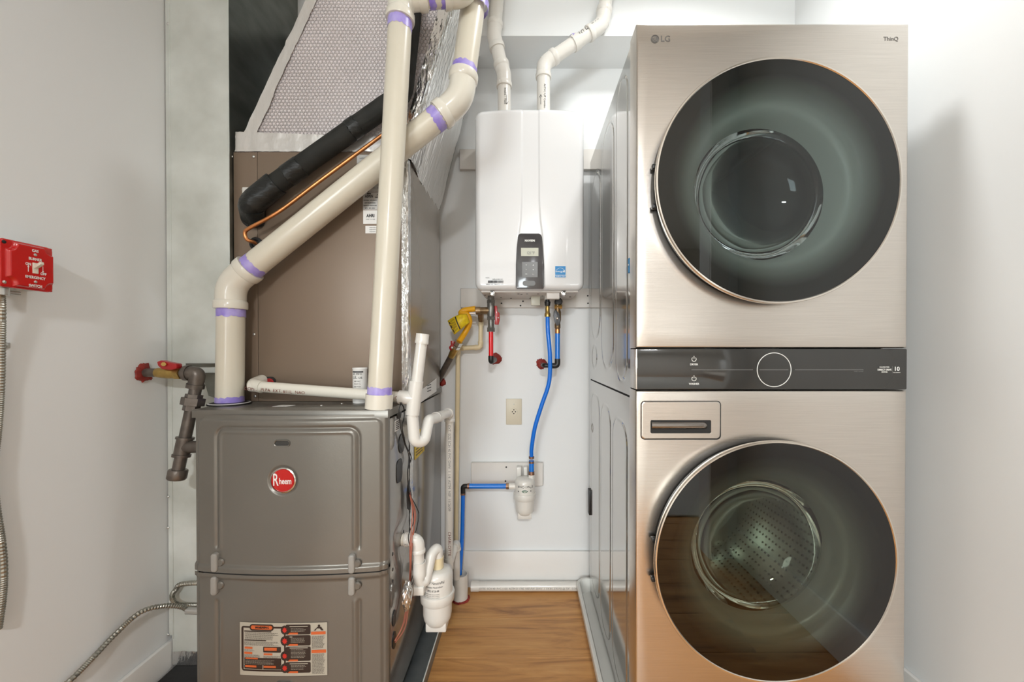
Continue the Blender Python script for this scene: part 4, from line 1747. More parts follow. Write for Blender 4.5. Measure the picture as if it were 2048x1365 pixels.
boardf('white painted board behind the upper half of the water heater', 919, 298, 1196, 339)
bb = boardf('white painted board just beneath the water heater, spotted with dark holes', 921, 577, 1215, 616)
for (px, py) in ((1003, 607), (1046, 603), (1041, 611.5), (1175.5, 592), (1176, 607)):
    c = P(px, py, YB - .0195)
    bm = NB()
    lathe(bm, c, (0, -1, 0), [(.004, -.001), (.0036, .0008), (0, .001)], 12)
    build('screw_hole', bm, HOLE, bb)
b3 = boardf('white painted board behind the small wall filter', 942, 926, 1086, 973)
for (px, py) in ((1012.5, 935), (1011, 963)):
    c = P(px, py, YB - .0195)
    bm = NB()
    lathe(bm, c, (0, -1, 0), [(.004, -.001), (.0036, .0008), (0, .001)], 12)
    build('screw_hole', bm, HOLE, b3)

# ================================================================== PIPES
def coupling(par, p, d, r, L, m, lip=True, name='coupling'):
    d = Vector(d).normalized()
    bm = NB()
    if lip:
        lathe(bm, Vector(p), d, [(r * .9, 0), (r * 1.16, 0), (r * 1.19, L * .12), (r * 1.17, L * .32), (r * 1.14, L * .36), (r * 1.14, L), (r * .9, L)], 28)
    else:
        lathe(bm, Vector(p), d, [(r * .9, 0), (r * 1.14, 0), (r * 1.14, L), (r * .9, L)], 28)
    return build(name, bm, m, par)


def elbow(par, a, b, c, r, reach, rad, m, name='elbow', lipl=.020):
    """elbow fitting at corner b between directions to a and to c"""
    a, b, c = Vector(a), Vector(b), Vector(c)
    d1 = (a - b).normalized()
    d2 = (c - b).normalized()
    p1 = b + d1 * reach
    p2 = b + d2 * reach
    bm = NB()
    tube(bm, fillet([p1, b, p2], rad, 10), r * 1.10, 26)
    lathe(bm, p1, -d1, [(r * .95, -.0005), (r * 1.18, 0), (r * 1.21, lipl * .15), (r * 1.20, lipl * .8), (r * 1.10, lipl)], 28)
    lathe(bm, p2, -d2, [(r * .95, -.0005), (r * 1.18, 0), (r * 1.21, lipl * .15), (r * 1.20, lipl * .8), (r * 1.10, lipl)], 28)
    return build(name, bm, m, par)


def primer(par, p, d, r, L):
    d = Vector(d).normalized()
    bm = NB()
    tube(bm, [Vector(p), Vector(p) + d * L * .5, Vector(p) + d * L], r + .0007, 40, caps=False, jag=.0032)
    return build('purple_primer', bm, PRIMER, par)


def pipe(par, a, b, r, m, name='pipe', seg=32):
    bm = NB()
    cyl(bm, a, b, r, seg=seg)
    return build(name, bm, m, par)


# --- vent pipe with the long diagonal run
Yv, Rv = 1.205, .0365
va = thing('diagonal_vent_pipe', 'fat cream plastic pipe rising from the furnace then running diagonally up to the right', 'pipe', P(459, 808, Yv))
p0 = Vector((P(459, 700, Yv).x, Yv, FZ1))
p1 = Vector((P(462, 572, Yv).x, Yv, P(462, 568, Yv).z))
p2 = P(921, 199, Yv + .005)
p3 = P(957, -70, Yv + .03)
pipe(va, p0, p1 - Vector((0, 0, .05)), Rv, PVC)
d12 = (p2 - p1).normalized()
pipe(va, p1 + d12 * .05, p2 - d12 * .05, Rv, PVC)
d23 = (p3 - p2).normalized()
pipe(va, p2 + d23 * .05, p3, Rv, PVC)
elbow(va, p0, p1, p2, Rv, .076, .10, PVCF, lipl=.026)
elbow(va, p1, p2, p3, Rv, .080, .10, PVCF, lipl=.026)
up = Vector((0, 0, 1))
primer(va, p1 - up * .100, up, Rv, .024)
primer(va, p0 + up * .003, up, Rv, .020)
primer(va, p1 + d12 * .076, d12, Rv, .024)
primer(va, p2 - d12 * .108, d12, Rv, .026)
primer(va, p2 + d23 * .081, d23, Rv, .020)
primer(va, P(952, 18, Yv + .02), d23, Rv, .022)
bm = NB()
lathe(bm, p0, (0, 0, 1), [(Rv, .001), (.056, .0005), (.056, .004), (Rv + .006, .008), (Rv, .008)], 40)
fl_ = build('pipe_flange', bm, BLACKP, va)
bm = NB()
lathe(bm, p0, (0, 0, 1), [(.050, .0045), (.0535, .0045), (.0535, .0058), (.050, .0065)], 40, closed=True)
build('flange_ring', bm, LABELW, fl_)
# --- straight vent pipe
Yw, Rw = 1.123, .0325
vb = thing('upright_vent_pipe', 'straight cream plastic pipe standing on the furnace top right of its badge, leaning right', 'pipe', P(758, 812, Yw))
w0 = Vector((P(757.5, 800, Yw).x, Yw, FZ1))
w1 = P(803, -6, Yw + .004)
dw = (w1 - w0).normalized()
pipe(vb, w0 + dw * .02, w1, Rw, PVC)
coupling(vb, w0, dw, Rw, .040, PVCF, lip=False)
primer(vb, w0 + dw * .040, dw, Rw, .020)
wr = P(925, -14, Yw + .03)
wu = P(1000, -140, Yw + .03)
elbow(vb, w0, w1, wr, Rw, .068, .07, PVCF, lipl=.024)
primer(vb, w1 - dw * .094, dw, Rw, .026)
dr_ = (wr - w1).normalized()
pipe(vb, w1 + dr_ * .05, wr - dr_ * .04, Rw, PVC)
primer(vb, w1 + dr_ * .074, dr_, Rw, .016)
primer(vb, w1 + dr_ * .106, dr_, Rw, .014)
elbow(vb, w1, wr, wu, Rw, .055, .07, PVCF, lipl=.02)

# --- insulated refrigerant line
Yr, Rr = 1.237, .0295
ri = thing('insulated_refrigerant_line', 'black foam insulated pipe slanting up from the brown coil case', 'pipe', P(508, 410, Yr))
r0_ = P(508, 428, CYF)
r0_.y = CYF - .002
ra = P(505, 402, Yr - .012)
rb = P(770, 213, Yr)
rc = P(806, 190, Yr)
rd = P(822, 40, Yr)
bm = NB()
tube(bm, fillet([r0_ + Vector((0, 0, -.012)), ra + Vector((-.004, 0, -.01)), ra.lerp(rb, .18)], .035, 10), Rr * 1.18, 24)
from mathutils import noise
for v in bm.verts:
    v.co += noise.noise_vector(v.co * 38) * .0032
cyl(bm, P(506, 418, Yr - .004), P(513, 446, CYF - .003), .031, .024, 24)
mbw = build('taped_elbow', bm, TAPEB, ri)
bm = NB()
tube(bm, fillet([ra.lerp(rb, .10), rb, rc, rd, P(826, -30, Yr)], .08, 10), Rr, 28)  # upper run past the upright pipe stands in for a dark foil reflection
build('insulation', bm, INSUL, ri)
dd = (rb - ra).normalized()
for px, py, L in ((575, 352, .055), (700, 262, .030)):
    c = P(px, py, Yr)
    t_ = (c - ra).dot(dd)
    c = ra + dd * t_
    bm = NB()
    tube(bm, [c, c + dd * L], Rr + .0018, 28, jag=.003)
    build('tape_wrap', bm, TAPEB, ri)
bm = NB()
lathe(bm, r0_ + Vector((0, 0, -.006)), (0, -1, 0), [(.040, .001), (.040, .005), (.030, .009), (0, .009)], 28)
build('wall_grommet', bm, RUBBER, ri)
bm = NB()
q = P(492, 383, CYF - .004)
box(bm, (q.x - .010, q.y - .004, q.z - .012), (q.x + .012, q.y, q.z + .012), .004)
build('white_plug', bm, PVCW, ri)

# --- copper line
cl_ = thing('copper_line', 'thin bare copper tube below the black insulated pipe', 'pipe', P(512, 488, CYF))
pp = [P(514, 489, CYF - .001), P(508, 485, CYF - .03), P(494, 479, CYF - .045), P(490, 466, CYF - .048), P(500, 456, CYF - .05), P(560, 422, CYF - .05), P(640, 362, CYF - .045),
      P(762, 272, CYF - .045), P(800, 245, CYF - .04), P(812, 190, CYF - .012), P(818, 100, CYF - .012)]
bm = NB()
tube(bm, smoothpath(pp, 8), .0056, 14)
build('tube', bm, COPPER, cl_)
bm = NB()
lathe(bm, P(513, 488, CYF - .0015), (0, -1, 0), [(.020, 0), (.020, .005), (.013, .008), (.009, .003), (0, .003)], 28)
build('rubber_grommet', bm, RUBBER, cl_)

# --- furnace condensate line with trap
Yc, Rc = 1.200, .0165
cd = thing('condensate_drain_line', 'white plastic drain line with capped riser and trap beside the furnace', 'pipe', P(820, 796, Yc))
c0 = P(524, 762, CYF - .002)
c1 = P(495, 772, Yc + .01)
c2 = P(828, 797, Yc)
pipe(cd, c1 + (c2 - c1).normalized() * .01, c2, Rc, PVCF, 'cross_pipe')
bm = NB()
tube(bm, fillet([c0, c1 + Vector((.012, .004, .002)), c1 + (c2 - c1).normalized() * .045], .022, 8), Rc * 1.16, 22)
build('elbow', bm, PVCF, cd)
dcc = (c2 - c1).normalized()
text('pipe_lettering', 'COM .   PLPA  EXT. #11L  NAO', .0135, P(556, 781, Yc + .008) - Vector((0, Rc * 0, 0)), INKR, cd, right=dcc, up=(-dcc.z, 0, dcc.x), warp=Rc + .0004)
text('pipe_lettering', 'CHARLOTTE', .0135, P(790, 795, Yc + .001), INKR, cd, right=dcc, up=(-dcc.z, 0, dcc.x), warp=Rc + .0004)
tt, tb_ = P(844, 680, Yc + .0), P(826, 828, Yc)
dt = (tt - tb_).normalized()
pipe(cd, tb_, tt, Rc, PVCW, 'riser')
coupling(cd, tt - dt * .012, dt, Rc * 1.02, .030, PVCW, name='cap')
bm = NB()
lathe(bm, tt + dt * .0181, dt, [(Rc * 1.1, 0), (0, .001)], 20)
build('cap_top', bm, PVCW, cd)
tm = P(828.5, 797, Yc)
bm = NB()
tube(bm, [tm - dt * .05, tm + dt * .052], Rc * 1.24, 26)
tube(bm, [c2 - dcc * .045, c2], Rc * 1.24, 26)
build('tee', bm, PVCW, cd)
# trap and arm going back
q0_ = tm - dt * .05
q1_ = P(826, 868, Yc)
q2_ = P(842, 892, Yc + .02)
q3_ = P(858, 852, Yc + .06)
q4_ = P(868, 836, 1.32)
q5_ = P(899, 826, 1.60)
bm = NB()
tube(bm, fillet([q0_, P(829, 884, Yc), P(848, 884, Yc + .02), P(857, 841, 1.26), P(880, 834, 1.40)], [.024, .024, .026], 10), Rc * 1.05, 26)
build('trap_bend', bm, PVCW, cd)
coupling(cd, P(871, 836, 1.345), (q5_ - q4_), Rc, .03, PVCW)
pipe(cd, P(868, 836.5, 1.33), q5_, Rc, PVCW, 'arm')
q6_ = P(897.5, 1116, 1.60)
elbow(cd, q4_, q5_, q6_, Rc, .036, .03, PVCW, lipl=.012)
pipe(cd, q5_, q6_, Rc * .98, PVCW, 'down_pipe')
text('pipe_lettering', 'EXT. SIZE SCH 40 PVC DWV  1 1/4  ASTM  NSF  11/26/09', .014, P(900, 935, 1.60), INKG, cd, right=(0, 0, -1), up=(1, 0, 0), warp=Rc + .0003)
text('pipe_lettering', 'CHARLOTTE', .017, P(900, 1085, 1.60), INKR, cd, right=(0, 0, -1), up=(1, 0, 0), warp=Rc + .0003)
coupling(cd, q6_ - up * .045, up, Rc, .045, PVCW, lip=False, name='lower_tee')
pipe(cd, q6_ - up * .04, P(884, 1142, 1.46), Rc, PVCW, 'side_inlet')
pipe(cd, q6_ - up * .03, P(911, 1090, 1.69), Rc * .95, PVCW, 'return_arm')
elbow(cd, q6_, P(913, 1087, 1.70), P(913, 1160, 1.70), Rc * .95, .03, .03, PVCW, lipl=.01)
pipe(cd, P(913, 1090, 1.70), P(913, 1158, 1.70), Rc * .9, PVCW, 'outlet')

# --- white condensate neutraliser by the furnace side
def canister(name, label, c_top, s, par_label):
    t_ = thing(name, label, 'filter', c_top - Vector((0, 0, .2 * s)))
    bm_ = NB()
    lathe(bm_, c_top, (0, 0, -1), [(0, 0), (.036 * s, .0015), (.043 * s, .006), (.047 * s, .013), (.049 * s, .020), (.049 * s, .075)], 48)
    build('housing_cap', bm_, PVCW, t_)
    bm_ = NB()
    lathe(bm_, c_top, (0, 0, -1), [(.049 * s, .073 * s), (.0535 * s, .074 * s), (.0548 * s, .078 * s), (.0540 * s, .101 * s), (.0515 * s, .104 * s), (.045 * s, .104 * s)], 48)
    build('lock_ring', bm_, PVCW, t_)
    bm_ = NB()
    lathe(bm_, c_top, (0, 0, -1), [(.0465 * s, .103 * s), (.046 * s, .145 * s), (.043 * s, .162 * s), (.034 * s, .176 * s), (.020 * s, .184 * s), (0, .187 * s)], 48)
    build('bowl', bm_, PVCW, t_)
    bm_ = NB()
    z1_ = c_top.z - .160 * s
    box(bm_, (c_top.x - .033 * s, c_top.y - .028 * s, z1_ - .034 * s), (c_top.x + .033 * s, c_top.y + .028 * s, z1_), .004 * s)
    build('base_nut', bm_, PVCW, t_)
    return t_


cc = P(875, 1136, 1.30)
ne = canister('condensate_neutralizer', 'white condensate neutralizer canister hanging beside the furnace, above the pan', cc, 1.0, '')
zt = cc.z - .024
text('canister_lettering', 'NC-1W NeutraPal', .0125, (cc.x - .006, cc.y, zt), INK, ne, right=(1, 0, 0), ext=.0004, sx=.8, surf=lambda p, z: Vector(
    (cc.x + .0496 * math.sin((p.x - cc.x) / .0496), cc.y - .0496 * math.cos((p.x - cc.x) / .0496), p.z)))
text('canister_lettering', 'Condensate Neutralizer', .0085, (cc.x - .006, cc.y, zt - .013), INK, ne, sx=.8, surf=lambda p, z: Vector(
    (cc.x + .0496 * math.sin((p.x - cc.x) / .0496), cc.y - .0496 * math.cos((p.x - cc.x) / .0496), p.z)))
text('canister_lettering', '(855) 8728-88', .0085, (cc.x - .004, cc.y, zt - .025), INK, ne, sx=.8, surf=lambda p, z: Vector(
    (cc.x + .0496 * math.sin((p.x - cc.x) / .0496), cc.y - .0496 * math.cos((p.x - cc.x) / .0496), p.z)))
for k in range(3):
    text('canister_lettering', 'replace media every year as needed', .0052, (cc.x - .012, cc.y, zt - .035 - k * .0055), INKG, ne, sx=.75, surf=lambda p, z: Vector(
        (cc.x + .0496 * math.sin((p.x - cc.x) / .0496), cc.y - .0496 * math.cos((p.x - cc.x) / .0496), p.z)))

# furnace side drain going to it
fd = thing('furnace_side_drain', 'white plastic elbow and trap from the furnace side into the canister', 'pipe', P(835, 1100, 1.24))
Rf = .0175
Ys = 1.235
s0 = Vector((FX1 - .002, Ys, P(790, 1080, Ys).z))
s1 = Vector((P(836, 1080, Ys).x, Ys, s0.z))
s2 = P(839, 1150, Ys)
elbow(fd, s0, s1, s2, Rf, .040, .030, PVCW, lipl=.012)
pipe(fd, s0, s1 - Vector((.02, 0, 0)), Rf, PVCF)
bm = NB()
tube(bm, fillet([s1 - up * .03, P(839, 1164, Ys), P(850, 1164, Ys + .01), P(863, 1108, Ys + .045), P(875, 1096, 1.30), P(875, 1138, 1.30)], [.03, .02, .03, .03], 8), Rf * .98, 24)
build('trap_bend', bm, PVCW, fd)
coupling(fd, P(839, 1140, Ys) - up * .02, up, Rf, .045, PVCW)
coupling(fd, P(875, 1135, 1.30), up, Rf, .034, CPVC, lip=False)
bm = NB()
q = P(839, 1176, Ys)
box(bm, (q.x - .017, q.y - .017, q.z - .016), (q.x + .017, q.y + .017, q.z + .010), .003)
build('cleanout_plug', bm, PVCW, fd)
text('canister_lettering', 'PVC', .006, s1 + Vector((-.03, -Rf * 1.2, -.006)), INKG, fd)

# --- floor cup and floor pipe
dc = thing('drain_cup', 'open white plastic standpipe cup in the floor by the back wall', 'drain', (P(921, 1188, 1.73).x, 1.73, 0))
cx_ = P(921, 1188, 1.73).x
ztop = P(921, 1148, 1.73).z
bm = NB()
lathe(bm, (cx_, 1.73, .0), (0, 0, 1), [(.0315, .0005), (.0315, ztop), (.0285, ztop), (.0285, .02), (0, .02)], 36)
build('cup', bm, PVCW, dc)
bm = NB()
lathe(bm, (cx_, 1.73, .0), (0, 0, 1), [(.0320, .0005), (.040, .001), (.036, .005), (.0320, .007)], 14)
for v in bm.verts: v.co += Vector((random.uniform(-.004, .004), random.uniform(-.004, .004), 0)) if v.co.z > .0006 else Vector((random.uniform(-.006, .006), random.uniform(-.006, .006), 0))
build('firestop_sealant', bm, REDE, dc, smooth=0)
fp = thing('floor_drain_pipe', 'white plastic pipe lying on the floor along the back wall baseboard', 'pipe', P(1100, 1177, 1.77))
a = P(948, 1168, 1.775)
zc_ = .0225
pipe(fp, (a.x, 1.788, zc_), (.95, 1.788, zc_), .0200, PVCW)
coupling(fp, (a.x - .014, 1.788, zc_), (1, 0, 0), .0200 * .97, .035, PVCW, lip=False)
text('pipe_lettering', 'CHARLOTTE  SCH 40  PVC-1120  ASTM D 1785  NSF-PW  DWV  1 1/4 IN  370 PSI @ 73F   COEX CELL CORE', .0115, (.03, 1.788, zc_), INKG, fp, warp=.0204)

# --- heater vent pipes above
Yh, Rh = 1.612, .0262


def vent(label, pts_, cuts, fr):
    t_ = thing('heater_vent_pipe', label, 'pipe', pts_[0], group=None)
    for a_, b_ in zip(pts_, pts_[1:]): pipe(t_, a_, b_, Rh, PVCW)
    for i in range(1, len(pts_) - 1):
        elbow(t_, pts_[i - 1], pts_[i], pts_[i + 1], Rh, fr[i - 1], .06, PVCW, lipl=.02)
    return t_


A_ = [Vector((P(1009, 216, Yh).x, Yh, HZ1 + .002)), P(1008, 150, Yh), P(988, 72, Yh), P(1000, -60, Yh)]
v1 = vent('left white vent pipe on the water heater top', A_, None, [.050, .055])
B_ = [Vector((P(1087, 216, Yh).x, Yh, HZ1 + .002)), P(1087, 128, Yh), P(1204, 50, Yh), P(1226, -90, Yh)]
v2 = vent('right white vent pipe on the water heater top, bending towards the tower', B_, None, [.058, .066])
coupling(v2, B_[1].lerp(B_[2], .50), B_[2] - B_[1], Rh, .026, PVCW, lip=False)
d_ = (B_[2] - B_[1]).normalized()
text('pipe_lettering', '0 ASTM D1785', .021, P(1170, 68, Yh), INK, v2, right=-d_, up=(d_.z, 0, -d_.x), warp=Rh + .0006)
for (vv, X_) in ((v1, A_[0]), (v2, B_[0])):
    text('pipe_lettering', 'A/PVC UP Combo' if vv is v2 else 'Intake | Vent', .0125, (X_.x + .004, Yh, HZ1 + .062), INK, vv, right=(0, 0, -1), up=(1, 0, 0), warp=Rh + .0006)
    bm = NB()
    x_ = X_.x + (-.012 if vv is v2 else .010)
    yy = Yh - Rh - .0004
    tube(bm, [(x_, yy + .002, HZ1 + .030), (x_, yy + .002, HZ1 + .068)], .0008, 6)
    zt_ = HZ1 + (.068 if vv is v2 else .030)
    sg = -1 if vv is v2 else 1
    tube(bm, [(x_ - .006, yy + .003, zt_ + sg * .010), (x_, yy + .001, zt_), (x_ + .006, yy + .002, zt_ + sg * .010)], .0008, 6)
    build('marker_arrow', bm, INK, vv)
for (vv, a_, d2) in ((v1, P(1003, 128, Yh), A_[2] - A_[1]), (v2, P(1104, 116, Yh), d_), (v2, P(1148, 83, Yh), d_)):
    primer(vv, a_ - Vector(d2).normalized() * .001, d2, Rh * (1.0), .006)

# --- beige relief pipe
Yb = 1.785
rp = thing('beige_relief_pipe', 'thin beige plastic pipe running down the wall left of the red pipe', 'pipe', P(912, 1080, Yb))
Rb = .0102
b0_, b1_, b2_, b3_, b4_ = P(962, 632, Yb), P(961, 695, Yb), P(916, 697, Yb), P(912, 1085, Yb), None
for a_, b_ in ((b0_, b1_), (b1_, b2_), (b2_, b3_)): pipe(rp, a_, b_, Rb, CPVC)
elbow(rp, b0_, b1_, b2_, Rb, .026, .014, CPVC, lipl=.012)
elbow(rp, b1_, b2_, b3_, Rb, .026, .012, CPVC, lipl=.012)
coupling(rp, P(962, 652, Yb), up, Rb, .026, CPVC)
tt_ = Vector((b2_.x, b2_.y, b2_.z))

# --- gas valve body and red pex
Yg = 1.70
hv = thing('hot_water_valve', 'grey metal valve fitting with a red handle under the heater left side', 'valve', P(982, 620, Yg))
bm = NB()
xh = P(982, 620, Yg).x
def pz(py, Y=Yg): return P(0, py, Y).z
lathe(bm, (xh, Yg, 0), (0, 0, 1), [(.006, pz(664)), (.0165, pz(664)), (.0165, pz(658)), (.014, pz(655)), (.0125, pz(652)), (.0125, pz(640)), (.0145, pz(636)), (.0160, pz(630)),
                                  (.0165, pz(606)), (.0145, pz(603)), (.0145, pz(596)), (.012, pz(592)), (.012, HZ0 - .005)], 24)
build('valve_body', bm, IRONG, hv)
bm = NB()
hexnut(bm, (xh, Yg, pz(663)), (xh, Yg, pz(656)), .0185)
build('union_nut', bm, IRONG, hv)
for za, zb, rn in ((640, 634, .0185), (607, 601, .0190)):
    bm = NB()
    hexnut(bm, (xh, Yg, pz(za)), (xh, Yg, pz(zb)), rn)
    build('valve_nut', bm, IRONG, hv)
tL = P(955, 622, Yg + .01)
bm = NB()
cyl(bm, (xh, Yg, tL.z), tL, .0150)
cyl(bm, tL + Vector((-.006, 0, 0)), tL + Vector((.012, 0, 0)), .0175)
cyl(bm, P(961, 622, Yg + .02), P(962, 642, Yg + .05), .0145, .012)
build('relief_valve', bm, BRONZE, hv)
bm = NB()
cyl(bm, P(939, 627, Yg + .01), P(950, 627, Yg + .012), .0035, seg=12)
build('relief_lever', bm, NICKEL, hv)
bm = NB()
c = P(995, 634, Yg - .010)
prism(bm, [P(x, y_, Yg - .012) for x, y_ in ((989, 612), (994, 612), (995, 624), (999, 626), (999.5, 640), (997, 650), (989, 649), (990, 637))], None, (0, .012, 0))
bmesh.ops.bevel(bm, geom=bm.edges[:], offset=.0015, segments=2, profile=.5, affect='EDGES')
hd = build('valve_handle', bm, REDH, hv)
screw('handle_screw', P(996.5, 636, Yg - .012), (0, -1, 0), .003, hd)
rpx = thing('red_water_pipe', 'bright red plastic water pipe below the grey valve, ending at the wall', 'pipe', P(982, 716, Yg))
pipe(rpx, (xh, Yg, pz(663)), (xh, Yg, pz(717)), .0098, REDP)
bm = NB()
tube(bm, fillet([(xh, Yg, pz(712)), (xh, Yg, pz(724)), P(989, 720, Yg + .06)], .012, 6), .0118, 18)
build('elbow', bm, BLACKP, rpx)
pipe(rpx, P(985, 722, Yg + .03), P(990, 719, YB - .001), .0085, REDP, 'wall_stub')


def splat(name, par_or_label, c, nrm, r, lobes=14):
    """ragged blob of red sealant on a wall"""
    bm_ = NB()
    nrm = Vector(nrm)
    x_, y_ = frame_of(nrm)
    N = 40
    rr = random.Random(int(c[0] * 1e4))
    out = []
    for k in range(N):
        a_ = 2 * PI * k / N
        rad = r * (1 + .07 * math.sin(a_ * 3 + c[0] * 50) + .03 * math.sin(a_ * 7 + c[2] * 90) + (.16 if rr.random() < .12 else rr.uniform(-.04, .04)))
        out.append((a_, rad))
    rings = []
    for f_, h_ in ((1.0, .0005), (.92, .004), (.6, .008), (.25, .010)):
        rings.append([bm_.verts.new(Vector(c) + (x_ * math.cos(a_) + y_ * math.sin(a_)) * rad * f_ + nrm * (h_ + rr.uniform(0, .0015))) for a_, rad in out])
    for A2, B2 in zip(rings, rings[1:]):
        for k in range(N): bm_.faces.new((A2[k], A2[(k + 1) % N], B2[(k + 1) % N], B2[k]))
    bm_.faces.new(rings[-1])
    return tag(build(name, bm_, REDE, smooth=30), par_or_label, 'sealant')


splat('firestop_sealant', 'ragged red sealant blob on the back wall behind the red pipe elbow', P(992, 718, YB - .0002), (0, -1, 0), .026)
splat('firestop_sealant', 'ragged red sealant blob on the back wall behind the blue hose', P(1083, 728, YB - .0002), (0, -1, 0), .024)
splat('firestop_sealant', 'red sealant at the black gas pipe hole beside the coil case', P(884, 765, YB - .0002), (0, -1, 0), .018)
yl = P(285, 745, 1.0)
Yls = XL / ((286 - CX) / FPX)
cs = P(286, 746, Yls)
splat('firestop_sealant', 'red sealant around the gas pipe hole in the left wall', (XL + .0002, cs.y, cs.z), (1, 0, 0), .027)

# --- cold water valve and blue pipe
Yk = 1.71
cv = thing('cold_water_valve', 'dark and brass valve fitting under the heater right side above a blue pipe', 'valve', P(1115, 640, Yk))
xk = P(1115, 630, Yk).x
bm = NB()
lathe(bm, (xk, Yk, 0), (0, 0, 1), [(.006, pz(663, Yk)), (.0105, pz(663, Yk)), (.0105, pz(658, Yk)), (.013, pz(656, Yk)), (.013, pz(650, Yk)), (.0115, pz(647, Yk)), (.0155, pz(640, Yk)),
                                  (.0155, pz(625, Yk)), (.012, pz(620, Yk)), (.012, pz(610, Yk)), (.010, pz(604, Yk)), (.010, HZ0 - .005)], 20)
build('valve_body', bm, BRONZE, cv)
bm = NB()
prism(bm, [P(x, y_, Yk - .020) for x, y_ in ((1108, 622), (1112, 620), (1119, 628), (1121, 640), (1119, 650), (1114, 652), (1109, 643), (1107, 632))], None, (0, .014, 0))
bmesh.ops.bevel(bm, geom=bm.edges[:], offset=.002, segments=2, profile=.5, affect='EDGES')
hk = build('valve_handle', bm, mat('dark_valve_handle', (.055, .058, .065, 1), .35), cv)
screw('handle_screw', P(1114.5, 637, Yk - .020), (0, -1, 0), .0055, hk, NICKEL)
bm = NB()
lathe(bm, P(1117, 604, Yk - .004), (0, -1, 0), [(.017, -.02), (.017, .004), (.012, .010), (0, .010)], 24)
build('port_cap', bm, BLACKP, cv)
bm = NB()
a_ = P(1110, 615, Yk)
hexnut(bm, P(1109, 614, Yk - .004), P(1124, 614, Yk - .004), .010)
build('side_union', bm, BRASS, cv)
bm = NB()
lathe(bm, (xk, Yk, 0), (0, 0, 1), [(.0108, pz(668, Yk)), (.0112, pz(664, Yk)), (.0108, pz(659, Yk))], 20)
build('crimp_ring', bm, COPPER, cv)
bpx = thing('blue_water_pipe', 'short straight bright blue water pipe under the cold valve', 'pipe', P(1115, 720, Yk))
pipe(bpx, (xk, Yk, pz(664, Yk)), (xk, Yk, pz(722, Yk)), .0108, BLUEP)
bm = NB()
tube(bm, fillet([(xk, Yk, pz(718, Yk)), (xk, Yk, pz(732, Yk)), P(1104, 732, Yk)], .012, 6), .0120, 18)
build('elbow', bm, BLACKP, bpx)
pipe(bpx, P(1108, 732, Yk), P(1098, 732, Yk), .0098, COPPER, 'copper_stub')
bm = NB()
tube(bm, fillet([P(1099, 732, Yk), P(1088, 731, Yk), P(1085, 730, YB - .001)], .02, 8), .0098, 18)
build('wall_stub', bm, BLACKP, bpx)

# --- blue condensate hose to the wall filter
Yt = 1.69
bt = thing('blue_condensate_hose', 'long curved blue hose from the heater down to the small wall filter', 'hose', P(1063, 925, Yt))
pp = [P(1095, 632, Yt), P(1096, 665, Yt - .01), P(1100, 715, Yt - .01), P(1098, 765, Yt), P(1083, 812, Yt + .01), P(1070, 855, Yt + .02), P(1063.5, 895, Yt + .04), P(1063, 916, 1.745)]
bm = NB()
tube(bm, smoothpath(pp, 10), .0090, 18)
build('hose', bm, BLUED, bt)
bm = NB()
xb = P(1095, 610, Yt).x
lathe(bm, (xb, Yt, 0), (0, 0, 1), [(.008, pz(613, Yt)), (.011, pz(612, Yt)), (.013, pz(606, Yt)), (.013, pz(604, Yt)), (.009, pz(603, Yt)), (.009, HZ0 - .005)], 20)
build('black_connector', bm, BLACKP, bt)
bm = NB()
lathe(bm, (xb, Yt, 0), (0, 0, 1), [(.008, pz(635, Yt)), (.0125, pz(634, Yt)), (.0125, pz(628, Yt)), (.0095, pz(626, Yt)), (.0095, pz(618, Yt)), (.008, pz(611, Yt))], 20)
build('brass_adapter', bm, BRASS, bt)
bm = NB()
lathe(bm, (xb, Yt, 0), (0, 0, 1), [(.008, pz(599, Yt)), (.0125, pz(600, Yt)), (.0125, pz(586, Yt)), (.008, pz(585, Yt))], 20)
build('heater_port', bm, PVCW, bt)

# --- wall filter
fc = P(1049.5, 955, 1.745)
wf = canister('wall_filter', 'small white canister filter on the back wall below the blue hose', fc, .90, '')
bm = NB()
for px, w_ in ((1038, .010), (1051, .008)):
    a_ = P(px, 934, 1.79)
    b__ = P(px, 958, 1.79)
    box(bm, (a_.x - w_, 1.778, fc.z - .014), (a_.x + w_, YB - .0195, a_.z), .002)
build('mount_bracket', bm, PVCW, wf)
xf = P(1063, 920, 1.745).x
pipe(wf, (xf, 1.745, fc.z - .008), (xf, 1.745, P(0, 950, 1.745).z), .0135, PVCW, 'inlet_port')
bm = NB()
lathe(bm, (xf, 1.745, 0), (0, 0, 1), [(.008, P(0, 951, 1.745).z), (.0135, P(0, 950, 1.745).z), (.0125, P(0, 943, 1.745).z), (.008, P(0, 943, 1.745).z)], 20)
build('crimp_ring', bm, COPPERD, wf)
pipe(wf, (xf, 1.745, P(0, 943.5, 1.745).z), (xf, 1.745, P(0, 921, 1.745).z), .0112, BLUEP, 'blue_sleeve')
for py in (925, 915.5):
    bm = NB()
    z_ = P(0, py, 1.745).z
    lathe(bm, (xf, 1.745, z_), (0, 0, 1), [(.009, -.005), (.0118, -.0045), (.0118, .0045), (.009, .005)], 20)
    build('crimp_ring', bm, COPPERD, wf)
zin = P(0, 973, 1.745).z
xin = P(1018, 973, 1.745).x
pipe(wf, (xin, 1.745, zin), (fc.x - .03, 1.745, zin), .0135, PVCW, 'side_port')
bm = NB()
hexnut(bm, (xin - .010, 1.745, zin), (xin, 1.745, zin), .0135)
build('brass_adapter', bm, BRONZE, wf)
R9 = .049 * .9 + .0006


def canw(p, z): return Vector((fc.x + R9 * math.sin((p.x - fc.x) / R9), 1.745 - R9 * math.cos((p.x - fc.x) / R9), p.z))


